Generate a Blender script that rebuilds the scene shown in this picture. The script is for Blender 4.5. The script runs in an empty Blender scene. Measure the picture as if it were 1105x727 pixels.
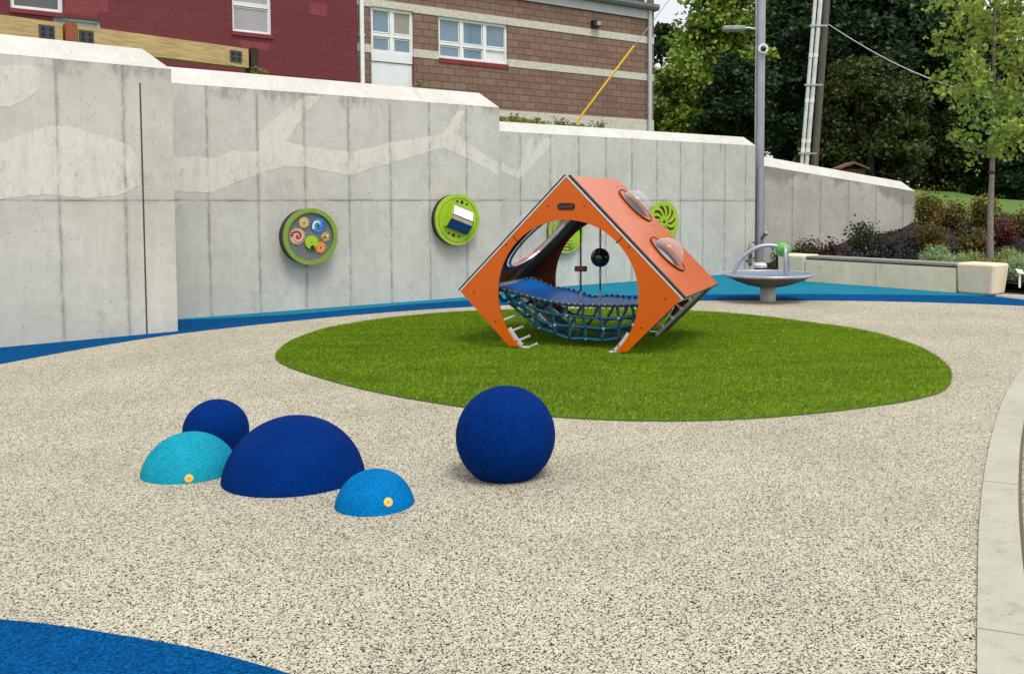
import bpy, bmesh, math, random
import numpy as np
from mathutils import Vector, Matrix
random.seed(7); RNG = np.random.default_rng(7)
PI = math.pi
S = bpy.context.scene
C = S.collection

# ------------------------------------------------------------------ camera
F, CX, CY, W0, H0 = 1034.0, 645.0, 278.0, 1105.0, 727.0
HC = 1.45
TH = math.atan(61.4/F)
def ray(u, v):
    a = (u-CX)/F; b = -(v-CY)/F
    return Vector((a, math.cos(TH)+math.sin(TH)*b, -math.sin(TH)+math.cos(TH)*b))
def P(u, v, z=0.0):
    d = ray(u, v); k = (z-HC)/d.z
    return Vector((d.x*k, d.y*k, z))
def PY(u, v, y):
    d = ray(u, v); k = y/d.y
    return Vector((d.x*k, y, HC+d.z*k))
cam = bpy.data.cameras.new('camera'); co = bpy.data.objects.new('camera', cam); C.objects.link(co)
co.location = (0, 0, HC); co.rotation_euler = (PI/2-TH, 0, 0)
cam.sensor_fit = 'HORIZONTAL'; cam.sensor_width = 36; cam.lens = F/W0*36
cam.shift_x = -(CX-W0/2)/W0; cam.shift_y = -(H0/2-CY)/W0
cam.clip_start = .05; cam.clip_end = 600
S.camera = co

# ------------------------------------------------------------------ node helpers
class NT:
    def __init__(s, name):
        m = bpy.data.materials.new(name); m.use_nodes = True
        s.m = m; s.t = m.node_tree; s.b = s.t.nodes['Principled BSDF']
    def n(s, typ, ins=None, **props):
        nd = s.t.nodes.new(typ)
        for k, v in props.items(): setattr(nd, k, v)
        if ins:
            for k, v in ins.items():
                if isinstance(v, bpy.types.NodeSocket): s.t.links.new(v, nd.inputs[k])
                else: nd.inputs[k].default_value = v
        return nd
    def set(s, key, v):
        if isinstance(v, bpy.types.NodeSocket): s.t.links.new(v, s.b.inputs[key])
        else:
            if key in ('Base Color',) and len(v) == 3: v = (*v, 1)
            s.b.inputs[key].default_value = v
    def math(s, op, a, b=0.0, c=None, clamp=False):
        nd = s.t.nodes.new('ShaderNodeMath'); nd.operation = op; nd.use_clamp = clamp
        for i, v in enumerate((a, b) if c is None else (a, b, c)):
            if isinstance(v, bpy.types.NodeSocket): s.t.links.new(v, nd.inputs[i])
            else: nd.inputs[i].default_value = v
        return nd.outputs[0]
    def mix(s, f, a, b, mode='MIX'):
        nd = s.t.nodes.new('ShaderNodeMix'); nd.data_type = 'RGBA'; nd.blend_type = mode
        for i, v in ((0, f), (6, a), (7, b)):
            if isinstance(v, bpy.types.NodeSocket): s.t.links.new(v, nd.inputs[i])
            else:
                if i and len(v) == 3: v = (*v, 1)
                nd.inputs[i].default_value = v
        return nd.outputs[2]
    def ramp(s, f, stops, interp='LINEAR'):
        nd = s.n('ShaderNodeValToRGB', {'Fac': f}); r = nd.color_ramp; r.interpolation = interp
        while len(r.elements) < len(stops): r.elements.new(.5)
        for e, (p, c) in zip(r.elements, stops):
            e.position = p; e.color = (*c, 1) if len(c) == 3 else c
        return nd.outputs[0]
    def step(s, x, lo, hi):
        nd = s.n('ShaderNodeMapRange', {'Value': x, 'From Min': lo, 'From Max': hi}, interpolation_type='SMOOTHSTEP')
        return nd.outputs[0]
    def obj(s): return s.n('ShaderNodeTexCoord').outputs['Object']
    def noise(s, vec, scale, detail=4, rough=.55, dist=0):
        return s.n('ShaderNodeTexNoise', {'Vector': vec, 'Scale': scale, 'Detail': detail, 'Roughness': rough, 'Distortion': dist}).outputs['Fac']
    def vscale(s, vec, sc):
        return s.n('ShaderNodeVectorMath', {0: vec, 1: sc}, operation='MULTIPLY').outputs[0]
    def bump(s, h, strength, dist):
        nd = s.n('ShaderNodeBump', {'Height': h, 'Strength': strength, 'Distance': dist}); s.set('Normal', nd.outputs[0])

def mat(name, col, rough=.6, metal=0, var=.12, vscale=6, bump=0, bscale=60, spec=None, coat=0, detail=4):
    N = NT(name); o = N.obj()
    f = N.noise(o, vscale, detail)
    f = N.step(f, .3, .7)
    c = N.mix(f, tuple(x*(1-var) for x in col), tuple(min(1, x*(1+var)) for x in col))
    N.set('Base Color', c); N.set('Roughness', rough); N.set('Metallic', metal)
    if spec is not None: N.set('Specular IOR Level', spec)
    if coat: N.set('Coat Weight', coat); N.set('Coat Roughness', .1)
    if bump: N.bump(N.noise(o, bscale, 3), bump, .01)
    return N.m

# ------------------------------------------------------------------ mesh helpers
class MB:
    def __init__(s): s.v = []; s.f = []; s.sm = []; s.wn = False
    def add(s, vs, fs, smooth=False, M=None):
        o = len(s.v)
        if M is not None: vs = [M @ Vector(v) for v in vs]
        s.v += [tuple(v) for v in vs]; s.f += [tuple(i+o for i in f) for f in fs]; s.sm += [smooth]*len(fs)
        return s
    def box(s, a, b, M=None, bev=0):
        x0, x1 = sorted((a[0], b[0])); y0, y1 = sorted((a[1], b[1])); z0, z1 = sorted((a[2], b[2]))
        if bev:
            bm = bmesh.new()
            bmesh.ops.create_cube(bm, size=1)
            for v in bm.verts: v.co = Vector(((x0+x1)/2+v.co.x*(x1-x0), (y0+y1)/2+v.co.y*(y1-y0), (z0+z1)/2+v.co.z*(z1-z0)))
            bmesh.ops.bevel(bm, geom=bm.edges[:], offset=bev, segments=3, profile=.5, affect='EDGES'); s.wn = True
            bm.verts.index_update()
            s.add([v.co.copy() for v in bm.verts], [[v.index for v in f.verts] for f in bm.faces], True, M); bm.free(); return s
        v = [(x0,y0,z0),(x1,y0,z0),(x1,y1,z0),(x0,y1,z0),(x0,y0,z1),(x1,y0,z1),(x1,y1,z1),(x0,y1,z1)]
        return s.add(v, [(0,3,2,1),(4,5,6,7),(0,1,5,4),(1,2,6,5),(2,3,7,6),(3,0,4,7)], False, M)
    def tube(s, pts, r, n=10, caps=True, closed=False):
        pts = [Vector(p) for p in pts]; m = len(pts)
        rr = r if isinstance(r, (list, tuple)) else [r]*m
        up = None; rings = []
        for i, p in enumerate(pts):
            if closed: d = pts[(i+1) % m]-pts[i-1]
            else: d = pts[min(i+1, m-1)]-pts[max(i-1, 0)]
            d.normalize()
            if up is None:
                up = Vector((0, 0, 1)) if abs(d.z) < .9 else Vector((1, 0, 0))
            a = (up-d*up.dot(d)).normalized(); b = d.cross(a); up = a
            rings.append([p+(a*math.cos(2*PI*k/n)+b*math.sin(2*PI*k/n))*rr[i] for k in range(n)])
        vs = [v for R in rings for v in R]; fs = []
        for i in range(m if closed else m-1):
            j = (i+1) % m
            for k in range(n):
                fs.append((i*n+k, i*n+(k+1) % n, j*n+(k+1) % n, j*n+k))
        s.add(vs, fs, True)
        if caps and not closed:
            s.add(rings[0], [tuple(range(n-1, -1, -1))]); s.add(rings[-1], [tuple(range(n))])
        return s
    def lathe(s, prof, M=None, n=40, smooth=True):
        vs = []; fs = []; m = len(prof)
        for r, z in prof:
            for k in range(n): vs.append((r*math.cos(2*PI*k/n), r*math.sin(2*PI*k/n), z))
        for i in range(m-1):
            for k in range(n): fs.append((i*n+k, i*n+(k+1) % n, (i+1)*n+(k+1) % n, (i+1)*n+k))
        return s.add(vs, fs, smooth, M)
    def prism(s, poly, d0, d1, M=None):
        """poly 2D (a,b); extruded along third axis c from d0 to d1; vertex = (a,b,c)"""
        n = len(poly); ar = sum(poly[i][0]*poly[(i+1)%n][1]-poly[(i+1)%n][0]*poly[i][1] for i in range(n))
        if ar < 0: poly = poly[::-1]
        from mathutils.geometry import tessellate_polygon
        tr = tessellate_polygon([[Vector((x, y, 0)) for x, y in poly]])
        vs = [(x, y, d0) for x, y in poly]+[(x, y, d1) for x, y in poly]; fs = []
        for t in tr:
            a, b, c = t
            A = (poly[b][0]-poly[a][0])*(poly[c][1]-poly[a][1])-(poly[c][0]-poly[a][0])*(poly[b][1]-poly[a][1])
            if A < 0: b, c = c, b
            fs.append((a, c, b)); fs.append((a+n, b+n, c+n))
        for i in range(n):
            j = (i+1) % n; fs.append((i, j, j+n, i+n))
        return s.add(vs, fs, False, M)
    def sphere(s, c, r, nu=24, nv=14, sc=(1,1,1)):
        prof = [(r*math.sin(PI*i/nv)+1e-5, -r*math.cos(PI*i/nv)) for i in range(nv+1)]
        return s.lathe(prof, Matrix.Translation(c) @ Matrix.Diagonal((*sc, 1)), nu)
    def each(s, name, m, parent):
        par = list(range(len(s.v)))
        def find(i):
            while par[i] != i: par[i] = par[par[i]]; i = par[i]
            return i
        seen = {}
        for i, v in enumerate(s.v):
            k = (round(v[0], 5), round(v[1], 5), round(v[2], 5))
            if k in seen: par[find(i)] = find(seen[k])
            else: seen[k] = i
        for f in s.f:
            for j in f[1:]: par[find(j)] = find(f[0])
        gr = {}
        for f, sm in zip(s.f, s.sm): gr.setdefault(find(f[0]), []).append((f, sm))
        out = []
        for fl in gr.values():
            idx = {}; b = MB()
            for f, sm in fl:
                for i in f:
                    if i not in idx: idx[i] = len(b.v); b.v.append(s.v[i])
                b.f.append(tuple(idx[i] for i in f)); b.sm.append(sm)
            out.append(b.build(name, m, parent))
        return out
    def build(s, name, m, parent=None, org=None, auto=None):
        me = bpy.data.meshes.new(name)
        vs = s.v if org is None else [(a-org[0], b-org[1], c-org[2]) for a, b, c in s.v]
        me.from_pydata(vs, [], s.f); me.materials.append(m)
        me.polygons.foreach_set('use_smooth', s.sm)
        me.update()
        o = bpy.data.objects.new(name, me); C.objects.link(o)
        if s.wn: wn_ = o.modifiers.new('weighted_normal', 'WEIGHTED_NORMAL'); wn_.weight = 100; wn_.mode = 'FACE_AREA'
        if parent: o.parent = parent
        if org is not None and not parent: o.location = org
        return o
def empty(name, loc=(0,0,0), rz=0, parent=None):
    o = bpy.data.objects.new(name, None); C.objects.link(o); o.location = loc; o.rotation_euler = (0,0,rz)
    o.empty_display_size = .1
    if parent: o.parent = parent
    return o
def tag(o, label=None, cat=None, group=None, kind=None):
    if label: o['label'] = label
    if cat: o['category'] = cat
    if group: o['group'] = group
    if kind: o['kind'] = kind
    return o
def copy_tree(o, parent=None):
    c = o.copy(); C.objects.link(c)
    if parent: c.parent = parent
    for ch in list(o.children): copy_tree(ch, c)
    return c
def frame(name, A, B):
    """a vertical plane through A and B: local x along it, local y away from the camera side, z up"""
    d = (B-A); return empty(name, (A.x, A.y, 0), math.atan2(d.y, d.x))
def hit(A, B, u, v):
    d = (B-A).normalized(); n = Vector((-d.y, d.x, 0)); r = ray(u, v)
    k = n.dot(Vector((A.x, A.y, 0)))/n.dot(Vector((r.x, r.y, 0)))
    p = Vector((r.x*k, r.y*k, HC+r.z*k)); return ((p-Vector((A.x, A.y, p.z))).dot(d), p.z)
def spline(pts, n=6, closed=False):
    pts = [Vector(p) for p in pts]; m = len(pts); out = []
    for i in range(m if closed else m-1):
        if closed: a, b, c, d = pts[i-1], pts[i], pts[(i+1) % m], pts[(i+2) % m]
        else: a, b, c, d = pts[max(i-1, 0)], pts[i], pts[i+1], pts[min(i+2, m-1)]
        for k in range(n):
            t = k/n
            out.append(.5*((2*b)+(c-a)*t+(2*a-5*b+4*c-d)*t*t+(3*b-a-3*c+d)*t**3))
    if not closed: out.append(pts[-1])
    return out

# ------------------------------------------------------------------ materials
def rubber(name, cols, scale=125, dark=None, frac=.2, rough=.85, amp=.5):
    N = NT(name); o = N.obj()
    vo = N.n('ShaderNodeTexVoronoi', {'Vector': o, 'Scale': scale, 'Randomness': 1.0})
    sep = N.n('ShaderNodeSeparateColor', {'Color': vo.outputs['Color']})
    big = N.noise(o, 1.1, 5); mid = N.noise(o, 9, 4)
    c = N.ramp(sep.outputs[0], [(0, cols[0]), (.5, cols[1]), (1, cols[2])])
    if dark:
        clump = N.noise(o, 70, 2)
        thr = N.math('ADD', sep.outputs[1], N.math('MULTIPLY', N.math('SUBTRACT', clump, .5), .9))
        k = N.step(thr, frac, frac-.05)
        dk = N.mix(sep.outputs[2], dark, tuple(x*2.5 for x in dark))
        c = N.mix(k, c, dk)
    sh = N.step(N.math('ADD', N.math('MULTIPLY', big, .6), N.math('MULTIPLY', mid, .4)), .3, .7)
    c = N.mix(1.0, c, N.mix(sh, (.80,.795,.785), (1,1,1)), 'MULTIPLY')
    N.set('Base Color', c); N.set('Roughness', rough); N.set('Specular IOR Level', .03)
    N.bump(N.math('ADD', vo.outputs['Distance'], N.math('MULTIPLY', sep.outputs[2], .6)), amp, .004)
    return N.m
M_cream = rubber('cream_rubber', [(.42,.38,.28), (.61,.56,.43), (.81,.76,.62)], 190, (.014,.012,.012), .255, amp=.9)
M_blue = rubber('blue_rubber', [(.0002,.045,.15), (.0005,.072,.23), (.001,.12,.36)], 130, (.0005,.02,.07), .12, amp=1.0)
M_teal = rubber('teal_rubber', [(.008,.15,.235), (.014,.20,.30), (.025,.25,.37)], 150, (.006,.09,.16), .10)
M_navy = rubber('navy_rubber', [(.0002,.016,.115), (.0003,.024,.16), (.001,.034,.21)], 190, rough=.75, amp=.6)
M_turq = rubber('turquoise_rubber', [(.006,.25,.36), (.01,.31,.43), (.02,.36,.49)], 190, (.012,.16,.25), .12, amp=.6)
M_sky = rubber('sky_blue_rubber', [(.0005,.13,.38), (.001,.165,.45), (.003,.20,.52)], 190, (.005,.10,.26), .10, amp=.6)

def concrete(name, off=0, sp=0, zj=None, slope=0, base=(.40,.40,.365), hi=(.50,.495,.46), top=None, pits=.55, grime=.35, patch=0, wh=0):
    N = NT(name); o = N.obj(); sx = N.n('ShaderNodeSeparateXYZ', {0: o}); X, Y, Z = sx.outputs
    big = N.noise(o, 1.1, 6, .6); mid = N.noise(o, 6, 6, .65)
    f = N.step(N.math('ADD', N.math('MULTIPLY', big, .62), N.math('MULTIPLY', mid, .38)), .34, .66)
    c = N.mix(f, base, hi)
    # long vertical streaks of wash
    st = N.noise(N.vscale(o, (7, 7, .55)), 1.0, 5, .6)
    c = N.mix(N.math('MULTIPLY', N.step(st, .54, .74), .14), c, tuple(x*.74 for x in base))
    c = N.mix(N.math('MULTIPLY', N.step(st, .46, .3), .30), c, tuple(min(1, x*1.18) for x in hi))
    # warm and cool blotches
    bl = N.noise(o, 2.3, 3, .5)
    c = N.mix(N.math('MULTIPLY', N.step(bl, .58, .75), .25), c, (.50,.44,.38))
    mot = N.noise(N.vscale(o, (1,1,.7)), 9, 8, .8); area = N.noise(o, 1.6, 3)
    c = N.mix(N.math('MULTIPLY', N.math('MULTIPLY', N.step(mot, .50, .62), N.step(area, .48, .66)), .45), c, tuple(x*.6 for x in base))
    c = N.mix(N.math('MULTIPLY', N.math('MULTIPLY', N.step(mot, .50, .40), N.step(area, .52, .36)), .35), c, tuple(min(1, x*1.2) for x in hi))
    fine = N.noise(o, 70, 3, .6)
    c = N.mix(N.math('MULTIPLY', N.step(fine, .4, .7), .18), c, tuple(x*.7 for x in base))
    h = N.math('MULTIPLY', mid, .5)
    if top is not None:   # dirt washed down from the coping edge
        d = N.math('SUBTRACT', N.math('ADD', N.math('MULTIPLY', X, slope), top), Z)
        g = N.noise(N.vscale(o, (6, 6, 2.6)), 1.0, 8, .75)
        near = N.math('MULTIPLY', N.step(d, grime*2.2, 0.0), N.step(N.noise(o, .9, 3), .30 if slope else .35, .5 if slope else .65))
        k = N.math('MULTIPLY', N.step(N.math('MULTIPLY', g, N.math('ADD', near, .12)), .27 if slope else .42, .52 if slope else .68), .62 if slope else .6)
        c = N.mix(k, c, (.17,.165,.14))
    if sp:
        wob = N.math('MULTIPLY', N.math('SUBTRACT', N.noise(o, 5, 3), .5), .012)
        t = N.math('ADD', N.math('SUBTRACT', X, off), wob)
        fr = N.math('ABSOLUTE', N.math('SUBTRACT', N.math('FRACT', N.math('DIVIDE', t, sp)), .5))   # .5 at a joint
        dj = N.math('MULTIPLY', N.math('SUBTRACT', .5, fr), sp)
        jn = N.noise(N.vscale(o, (3, 3, 2.2)), 1.0, 4, .7)
        w = N.math('MULTIPLY', N.step(jn, .30, .66), .014)
        line = N.step(dj, N.math('ADD', w, .006), 0.0)
        jf = N.noise(N.vscale(o, (14,14,5)), 1.0, 6, .8)
        halo = N.math('MULTIPLY', N.step(dj, N.math('ADD', N.math('MULTIPLY', jf, .07), .01), 0.0), N.math('MULTIPLY', N.step(jf, .36, .62), .62))
        c = N.mix(halo, c, (.25,.245,.225))
        c = N.mix(N.math('MULTIPLY', line, N.math('ADD', N.math('MULTIPLY', N.step(jf, .40, .6), .42), .10)), c, (.19,.18,.155))
        h = N.math('SUBTRACT', h, N.math('MULTIPLY', line, .8))
        if zj is not None:
            z2 = N.math('ABSOLUTE', N.math('ADD', N.math('SUBTRACT', Z, zj), wob))
            jh = N.noise(N.vscale(o, (2.0, 2, 9)), 1.0, 5, .7)
            lh = N.math('MULTIPLY', N.step(z2, .017, 0.0), N.math('ADD', N.math('MULTIPLY', N.step(jh, .36, .56), .65), .12))
            c = N.mix(N.math('MULTIPLY', N.step(z2, .06, 0), N.math('MULTIPLY', N.step(jh, .4, .6), .3)), c, (.25,.24,.22))
            c = N.mix(lh, c, (.14,.13,.11)); h = N.math('SUBTRACT', h, N.math('MULTIPLY', lh, .6))
    if pits:
        wv = N.n('ShaderNodeVectorMath', {0: o, 1: N.n('ShaderNodeVectorMath', {0: N.n('ShaderNodeTexNoise', {'Vector': o, 'Scale': 35.0}).outputs['Color'], 1: (.03,.03,.03)}, operation='MULTIPLY').outputs[0]}, operation='ADD').outputs[0]
        vo = N.n('ShaderNodeTexVoronoi', {'Vector': wv, 'Scale': 17})
        s2 = N.n('ShaderNodeSeparateColor', {'Color': vo.outputs['Color']})
        r = N.math('MULTIPLY', N.math('MULTIPLY', N.math('SUBTRACT', s2.outputs[0], 1-pits*.55), s2.outputs[1]), .85)
        k = N.step(N.math('SUBTRACT', vo.outputs['Distance'], r), .05, -.03)
        k = N.math('MULTIPLY', k, N.math('GREATER_THAN', s2.outputs[0], 1-pits*.55))
        c = N.mix(N.math('MULTIPLY', k, .75), c, (.13,.11,.09)); h = N.math('SUBTRACT', h, k)
        v3 = N.n('ShaderNodeTexVoronoi', {'Vector': o, 'Scale': 34}); s3 = N.n('ShaderNodeSeparateColor', {'Color': v3.outputs['Color']})
        k3 = N.math('MULTIPLY', N.step(v3.outputs['Distance'], .34, .16), N.math('GREATER_THAN', N.math('ADD', s3.outputs[0], N.math('MULTIPLY', area, .25)), .99))
        c = N.mix(N.math('MULTIPLY', k3, N.math('ADD', N.math('MULTIPLY', s3.outputs[1], .5), .15)), c, (.17,.155,.13))
    if patch:
        pn = N.noise(N.vscale(o, (5, 5, 2)), 1.0, 6, .7)
        c = N.mix(N.math('MULTIPLY', N.step(pn, .60, .44), patch), c, (.66,.645,.58))
        sp2 = N.noise(N.vscale(o, (16,16,7)), 1.0, 6, .8); c = N.mix(N.math('MULTIPLY', N.step(sp2, .52, .62), .35), c, (.36,.34,.29))
    if wh: c = N.mix(wh, c, (.80,.79,.75))
    N.set('Base Color', c); N.set('Roughness', .88); N.set('Specular IOR Level', .3)
    N.bump(h, .5, .012)
    return N.m
M_cop = concrete('coping_concrete', base=(.50,.485,.445), hi=(.60,.585,.54), pits=.55, wh=.08)
M_bench = concrete('cast_stone', base=(.70,.60,.42), hi=(.80,.70,.51), pits=.1)
M_kerb = concrete('kerb_concrete', base=(.36,.345,.28), hi=(.44,.425,.355), pits=.12)
M_steel = mat('galvanised_steel', (.42,.44,.46), .42, .85, .12, 5)
M_pole = mat('grey_painted_pole', (.36,.38,.42), .35, .3, .08, 3)
M_alu = mat('brushed_aluminium', (.62,.62,.62), .3, .9, .06, 20)
M_aluw = mat('white_aluminium', (.70,.70,.68), .35, .3, .06, 20)
M_black = mat('black_rubber_trim', (.012,.012,.013), .5, 0, .2, 10)
M_darkm = mat('dark_metal', (.02,.021,.023), .4, .3, .2, 10)
M_grey = mat('grey_panel', (.040,.055,.066), .8, 0, .12, 4)
M_white = mat('white_frame_paint', (.78,.79,.80), .4, 0, .05, 4)
M_pwhite = mat('white_door_paint', (.74,.75,.79), .45, 0, .05, 2)
M_lime = mat('lime_plastic', (.33,.52,.015), .4, 0, .08, 5, coat=.2)
M_limed = mat('olive_lime_plastic', (.19,.31,.04), .45, 0, .08, 5)
M_backp = mat('dark_grey_backing', (.09,.10,.105), .55, 0, .15, 8)
def orange():
    N = NT('orange_laminate'); o = N.obj()
    f = N.noise(o, 3, 4); c = N.mix(f, (.60,.098,.0002), (.66,.115,.0004))
    sc = N.step(N.noise(N.vscale(o, (30, 4, 30)), 1, 5, .7), .62, .8)
    c = N.mix(N.math('MULTIPLY', sc, .12), c, (.75,.35,.2))
    N.set('Base Color', c); N.set('Roughness', N.math('ADD', N.math('MULTIPLY', f, .12), .27)); N.set('Specular IOR Level', .1); N.set('Coat Weight', 1.0); N.set('Coat IOR', 1.42); N.set('Coat Roughness', .18)
    N.bump(N.noise(o, 240, 2), .06, .002)
    return N.m
M_orange = orange()
M_shaded_orange = mat('shaded_orange_laminate', (.17,.030,.010), .5, 0, .12, 4)  # orange in shade, painted as a darker brown red
M_rust = mat('brown_red_plastic', (.16,.028,.012), .5, 0, .15, 5)
M_wood = None
def wood(name, a, b, axis=(1.5, 14, 22)):
    N = NT(name); o = N.obj()
    g = N.noise(N.vscale(o, axis), 2.2, 6, .6, .6); kn = N.noise(o, 3.0, 3)
    c = N.mix(N.step(g, .3, .7), a, b); c = N.mix(N.math('MULTIPLY', N.step(kn, .6, .75), .5), c, tuple(x*.55 for x in a))
    ck = N.step(N.noise(N.vscale(o, (.9, 8, 17)), 3.0, 4, .5, .3), .64, .70)
    c = N.mix(N.math('MULTIPLY', ck, .7), c, (.06,.045,.03))
    N.set('Base Color', c); N.set('Roughness', .75); N.bump(g, .3, .01); return N.m
M_beam = wood('treated_timber', (.34,.235,.085), (.56,.43,.20))
M_bwood = wood('weathered_bench_board', (.20,.17,.15), (.32,.285,.25))
M_pwood = wood('pole_timber', (.07,.062,.05), (.13,.115,.095), (14, 14, 1.2))
M_bark = mat('bark', (.12,.10,.08), .85, 0, .35, 14, .6, 30)
M_bark2 = mat('smooth_grey_bark', (.23,.20,.17), .8, 0, .25, 20, .4, 40)
M_darkbark = mat('dark_bark', (.06,.05,.04), .9, 0, .3, 10, .6, 20)
def rustm():
    N = NT('rusty_steel'); o = N.obj(); f = N.noise(o, 11, 5)
    N.set('Base Color', N.mix(f, (.21,.055,.02), (.33,.10,.035))); N.set('Roughness', .8); return N.m
M_rusty = rustm()
M_dkrust = mat('dark_primed_steel', (.045,.022,.018), .7, .2, .3, 9)
def glass_window():
    N = NT('window_glass'); o = N.obj()
    f = N.noise(N.vscale(o, (1.4, 1, .7)), 1.3, 3)
    N.set('Base Color', N.mix(f, (.10,.17,.25), (.20,.29,.38))); N.set('Roughness', .06); N.set('Specular IOR Level', .8); return N.m
M_glass = glass_window()
M_blind = mat('window_with_pale_blind', (.36,.34,.36), .2, 0, .05, 2)
M_tanblind = mat('window_with_tan_blind', (.30,.28,.24), .2, 0, .05, 2)
M_litpane = mat('pale_panel_pane', (.74,.73,.70), .2, 0, .08, 4)
M_darkglass = mat('dark_glass', (.01,.013,.02), .08, 0, .2, 2, spec=.7)
M_screen = mat('insect_screen', (.10,.115,.105), .6, 0, .1, 9)
def clear():
    N = NT('clear_bubble'); lw = N.n('ShaderNodeLayerWeight', {'Blend': .35})
    tr = N.n('ShaderNodeBsdfTransparent', {'Color': (.93,.93,.94,1)}); N.set('Base Color', (.85,.83,.83)); N.set('Roughness', .08); N.set('Specular IOR Level', 1.0)
    k = N.math('ADD', N.math('MULTIPLY', lw.outputs['Facing'], .42), .09)
    mx = N.n('ShaderNodeMixShader', {0: k, 1: tr.outputs[0], 2: N.b.outputs[0]})
    out = [x for x in N.t.nodes if x.type == 'OUTPUT_MATERIAL'][0]; N.t.links.new(mx.outputs[0], out.inputs[0])
    return N.m
M_clear = clear()
def blocks(name, cols, mortar, rough_bump, msize=.012, tone=.0, bw=.405, bh=.203):
    N = NT(name); o = N.obj(); s = N.n('ShaderNodeSeparateXYZ', {0: o})
    v = N.n('ShaderNodeCombineXYZ', {0: s.outputs[0], 1: s.outputs[2], 2: 0.0}).outputs[0]
    br = N.n('ShaderNodeTexBrick', {'Vector': v, 'Color1': (0,0,0,1), 'Color2': (1,1,1,1), 'Mortar': (.5,.5,.5,1), 'Scale': 1.0,
        'Mortar Size': msize, 'Mortar Smooth': .3, 'Bias': 0.0, 'Brick Width': bw, 'Row Height': bh}, offset=.5)
    n1 = N.noise(o, 16, 5, .7); n2 = N.noise(o, 55, 3, .6); big = N.noise(o, .5, 4)
    c = N.ramp(N.math('ADD', N.math('MULTIPLY', br.outputs['Color'], .28), N.math('MULTIPLY', n1, .72)), [(.15, cols[0]), (.5, cols[1]), (.85, cols[2])])
    c = N.mix(N.math('MULTIPLY', N.step(n2, .45, .7), .45 if rough_bump > .5 else .1), c, tuple(x*.45 for x in cols[0]))
    if tone:   # repainted rectangles of a slightly different red
        b2 = N.n('ShaderNodeTexBrick', {'Vector': v, 'Color1': (0,0,0,1), 'Color2': (1,1,1,1), 'Mortar': (0,0,0,1), 'Scale': 1.0, 'Mortar Size': 0.0, 'Brick Width': 1.62, 'Row Height': 1.2, 'Bias': -.55}, offset=.37)
        c = N.mix(N.math('MULTIPLY', b2.outputs['Color'], tone), c, (.36,.075,.085))
    c = N.mix(N.math('MULTIPLY', N.step(big, .45, .7), .2), c, tuple(x*.8 for x in cols[0]))
    c = N.mix(br.outputs['Fac'], c, mortar)
    N.set('Base Color', c); N.set('Roughness', .85 if rough_bump > .5 else .6)
    h = N.math('SUBTRACT', N.math('MULTIPLY', n1, rough_bump), N.math('MULTIPLY', br.outputs['Fac'], .8))
    N.bump(h, .7, .03); return N.m
M_brick = blocks('split_face_block', [(.17,.092,.068), (.23,.138,.105), (.31,.20,.16)], (.10,.058,.045), 1.0, .012)
M_redblk = blocks('red_painted_block', [(.125,.010,.018), (.14,.012,.021), (.155,.015,.025)], (.09,.007,.013), .15, .005, .12)
M_band = mat('pale_split_block', (.55,.52,.46), .85, 0, .13, 10, .6, 30, detail=6)
M_fascia = mat('grey_fascia', (.45,.47,.51), .5, 0, .06, 3)
M_redtrim = mat('red_trim', (.20,.015,.022), .5, 0, .1, 3)
M_yellow = mat('yellow_plastic', (.78,.45,.02), .45, 0, .08, 5)
M_green = mat('green_plastic_ball', (.10,.46,.05), .4, 0, .08, 5)
M_tube = mat('silver_grey_tube', (.34,.37,.42), .35, .35, .05, 4)
M_dishin = mat('blue_speckled_dish', (.15,.21,.33), .4, .1, .3, 60)
M_dish = mat('dark_dish_shell', (.11,.105,.105), .4, .5, .12, 6)
M_mat = mat('blue_membrane', (.004,.16,.60), .38, 0, .1, 12, .3, 60)
M_rope = mat('teal_blue_rope', (.008,.105,.19), .6, 0, .2, 60, .5, 200)
M_ropek = mat('dark_rope', (.008,.022,.04), .6, 0, .2, 60)

def leafmat(name, stops, rough=.55, trans=.25):
    N = NT(name); g = N.n('ShaderNodeNewGeometry')
    c = N.ramp(g.outputs['Random Per Island'], stops)
    o = N.obj(); big = N.noise(o, .55, 3)
    c = N.mix(N.math('MULTIPLY', N.step(big, .42, .62), .35), c, stops[-2][1])
    N.set('Base Color', c); N.set('Roughness', rough); N.set('Specular IOR Level', .35)
    tr = N.n('ShaderNodeBsdfTranslucent', {'Color': c}); ad = N.n('ShaderNodeMixShader', {0: trans, 1: N.b.outputs[0], 2: tr.outputs[0]})
    out = [x for x in N.t.nodes if x.type == 'OUTPUT_MATERIAL'][0]; N.t.links.new(ad.outputs[0], out.inputs[0])
    return N.m
L_yel = leafmat('yellow_green_leaves', [(0, (.06,.12,.014)), (.5, (.15,.26,.028)), (.85, (.30,.40,.06)), (1, (.44,.50,.08))])
L_dark = leafmat('dark_green_leaves', [(0, (.007,.024,.008)), (.6, (.017,.045,.013)), (1, (.04,.085,.02))])
L_mid = leafmat('mid_green_leaves', [(0, (.012,.036,.008)), (.6, (.028,.065,.014)), (1, (.06,.115,.022))])
L_olive = leafmat('olive_brown_leaves', [(0, (.018,.038,.008)), (.5, (.038,.065,.012)), (.85, (.075,.10,.018)), (1, (.13,.12,.025))])
L_young = leafmat('young_tree_leaves', [(0, (.13,.22,.04)), (.4, (.26,.42,.06)), (.88, (.45,.60,.16)), (.96, (.58,.56,.10)), (1, (.66,.46,.07))], trans=.35)
L_shg = leafmat('green_orange_shrub_leaves', [(0, (.07,.12,.02)), (.5, (.15,.20,.03)), (.8, (.28,.21,.04)), (1, (.40,.15,.04))])
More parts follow.
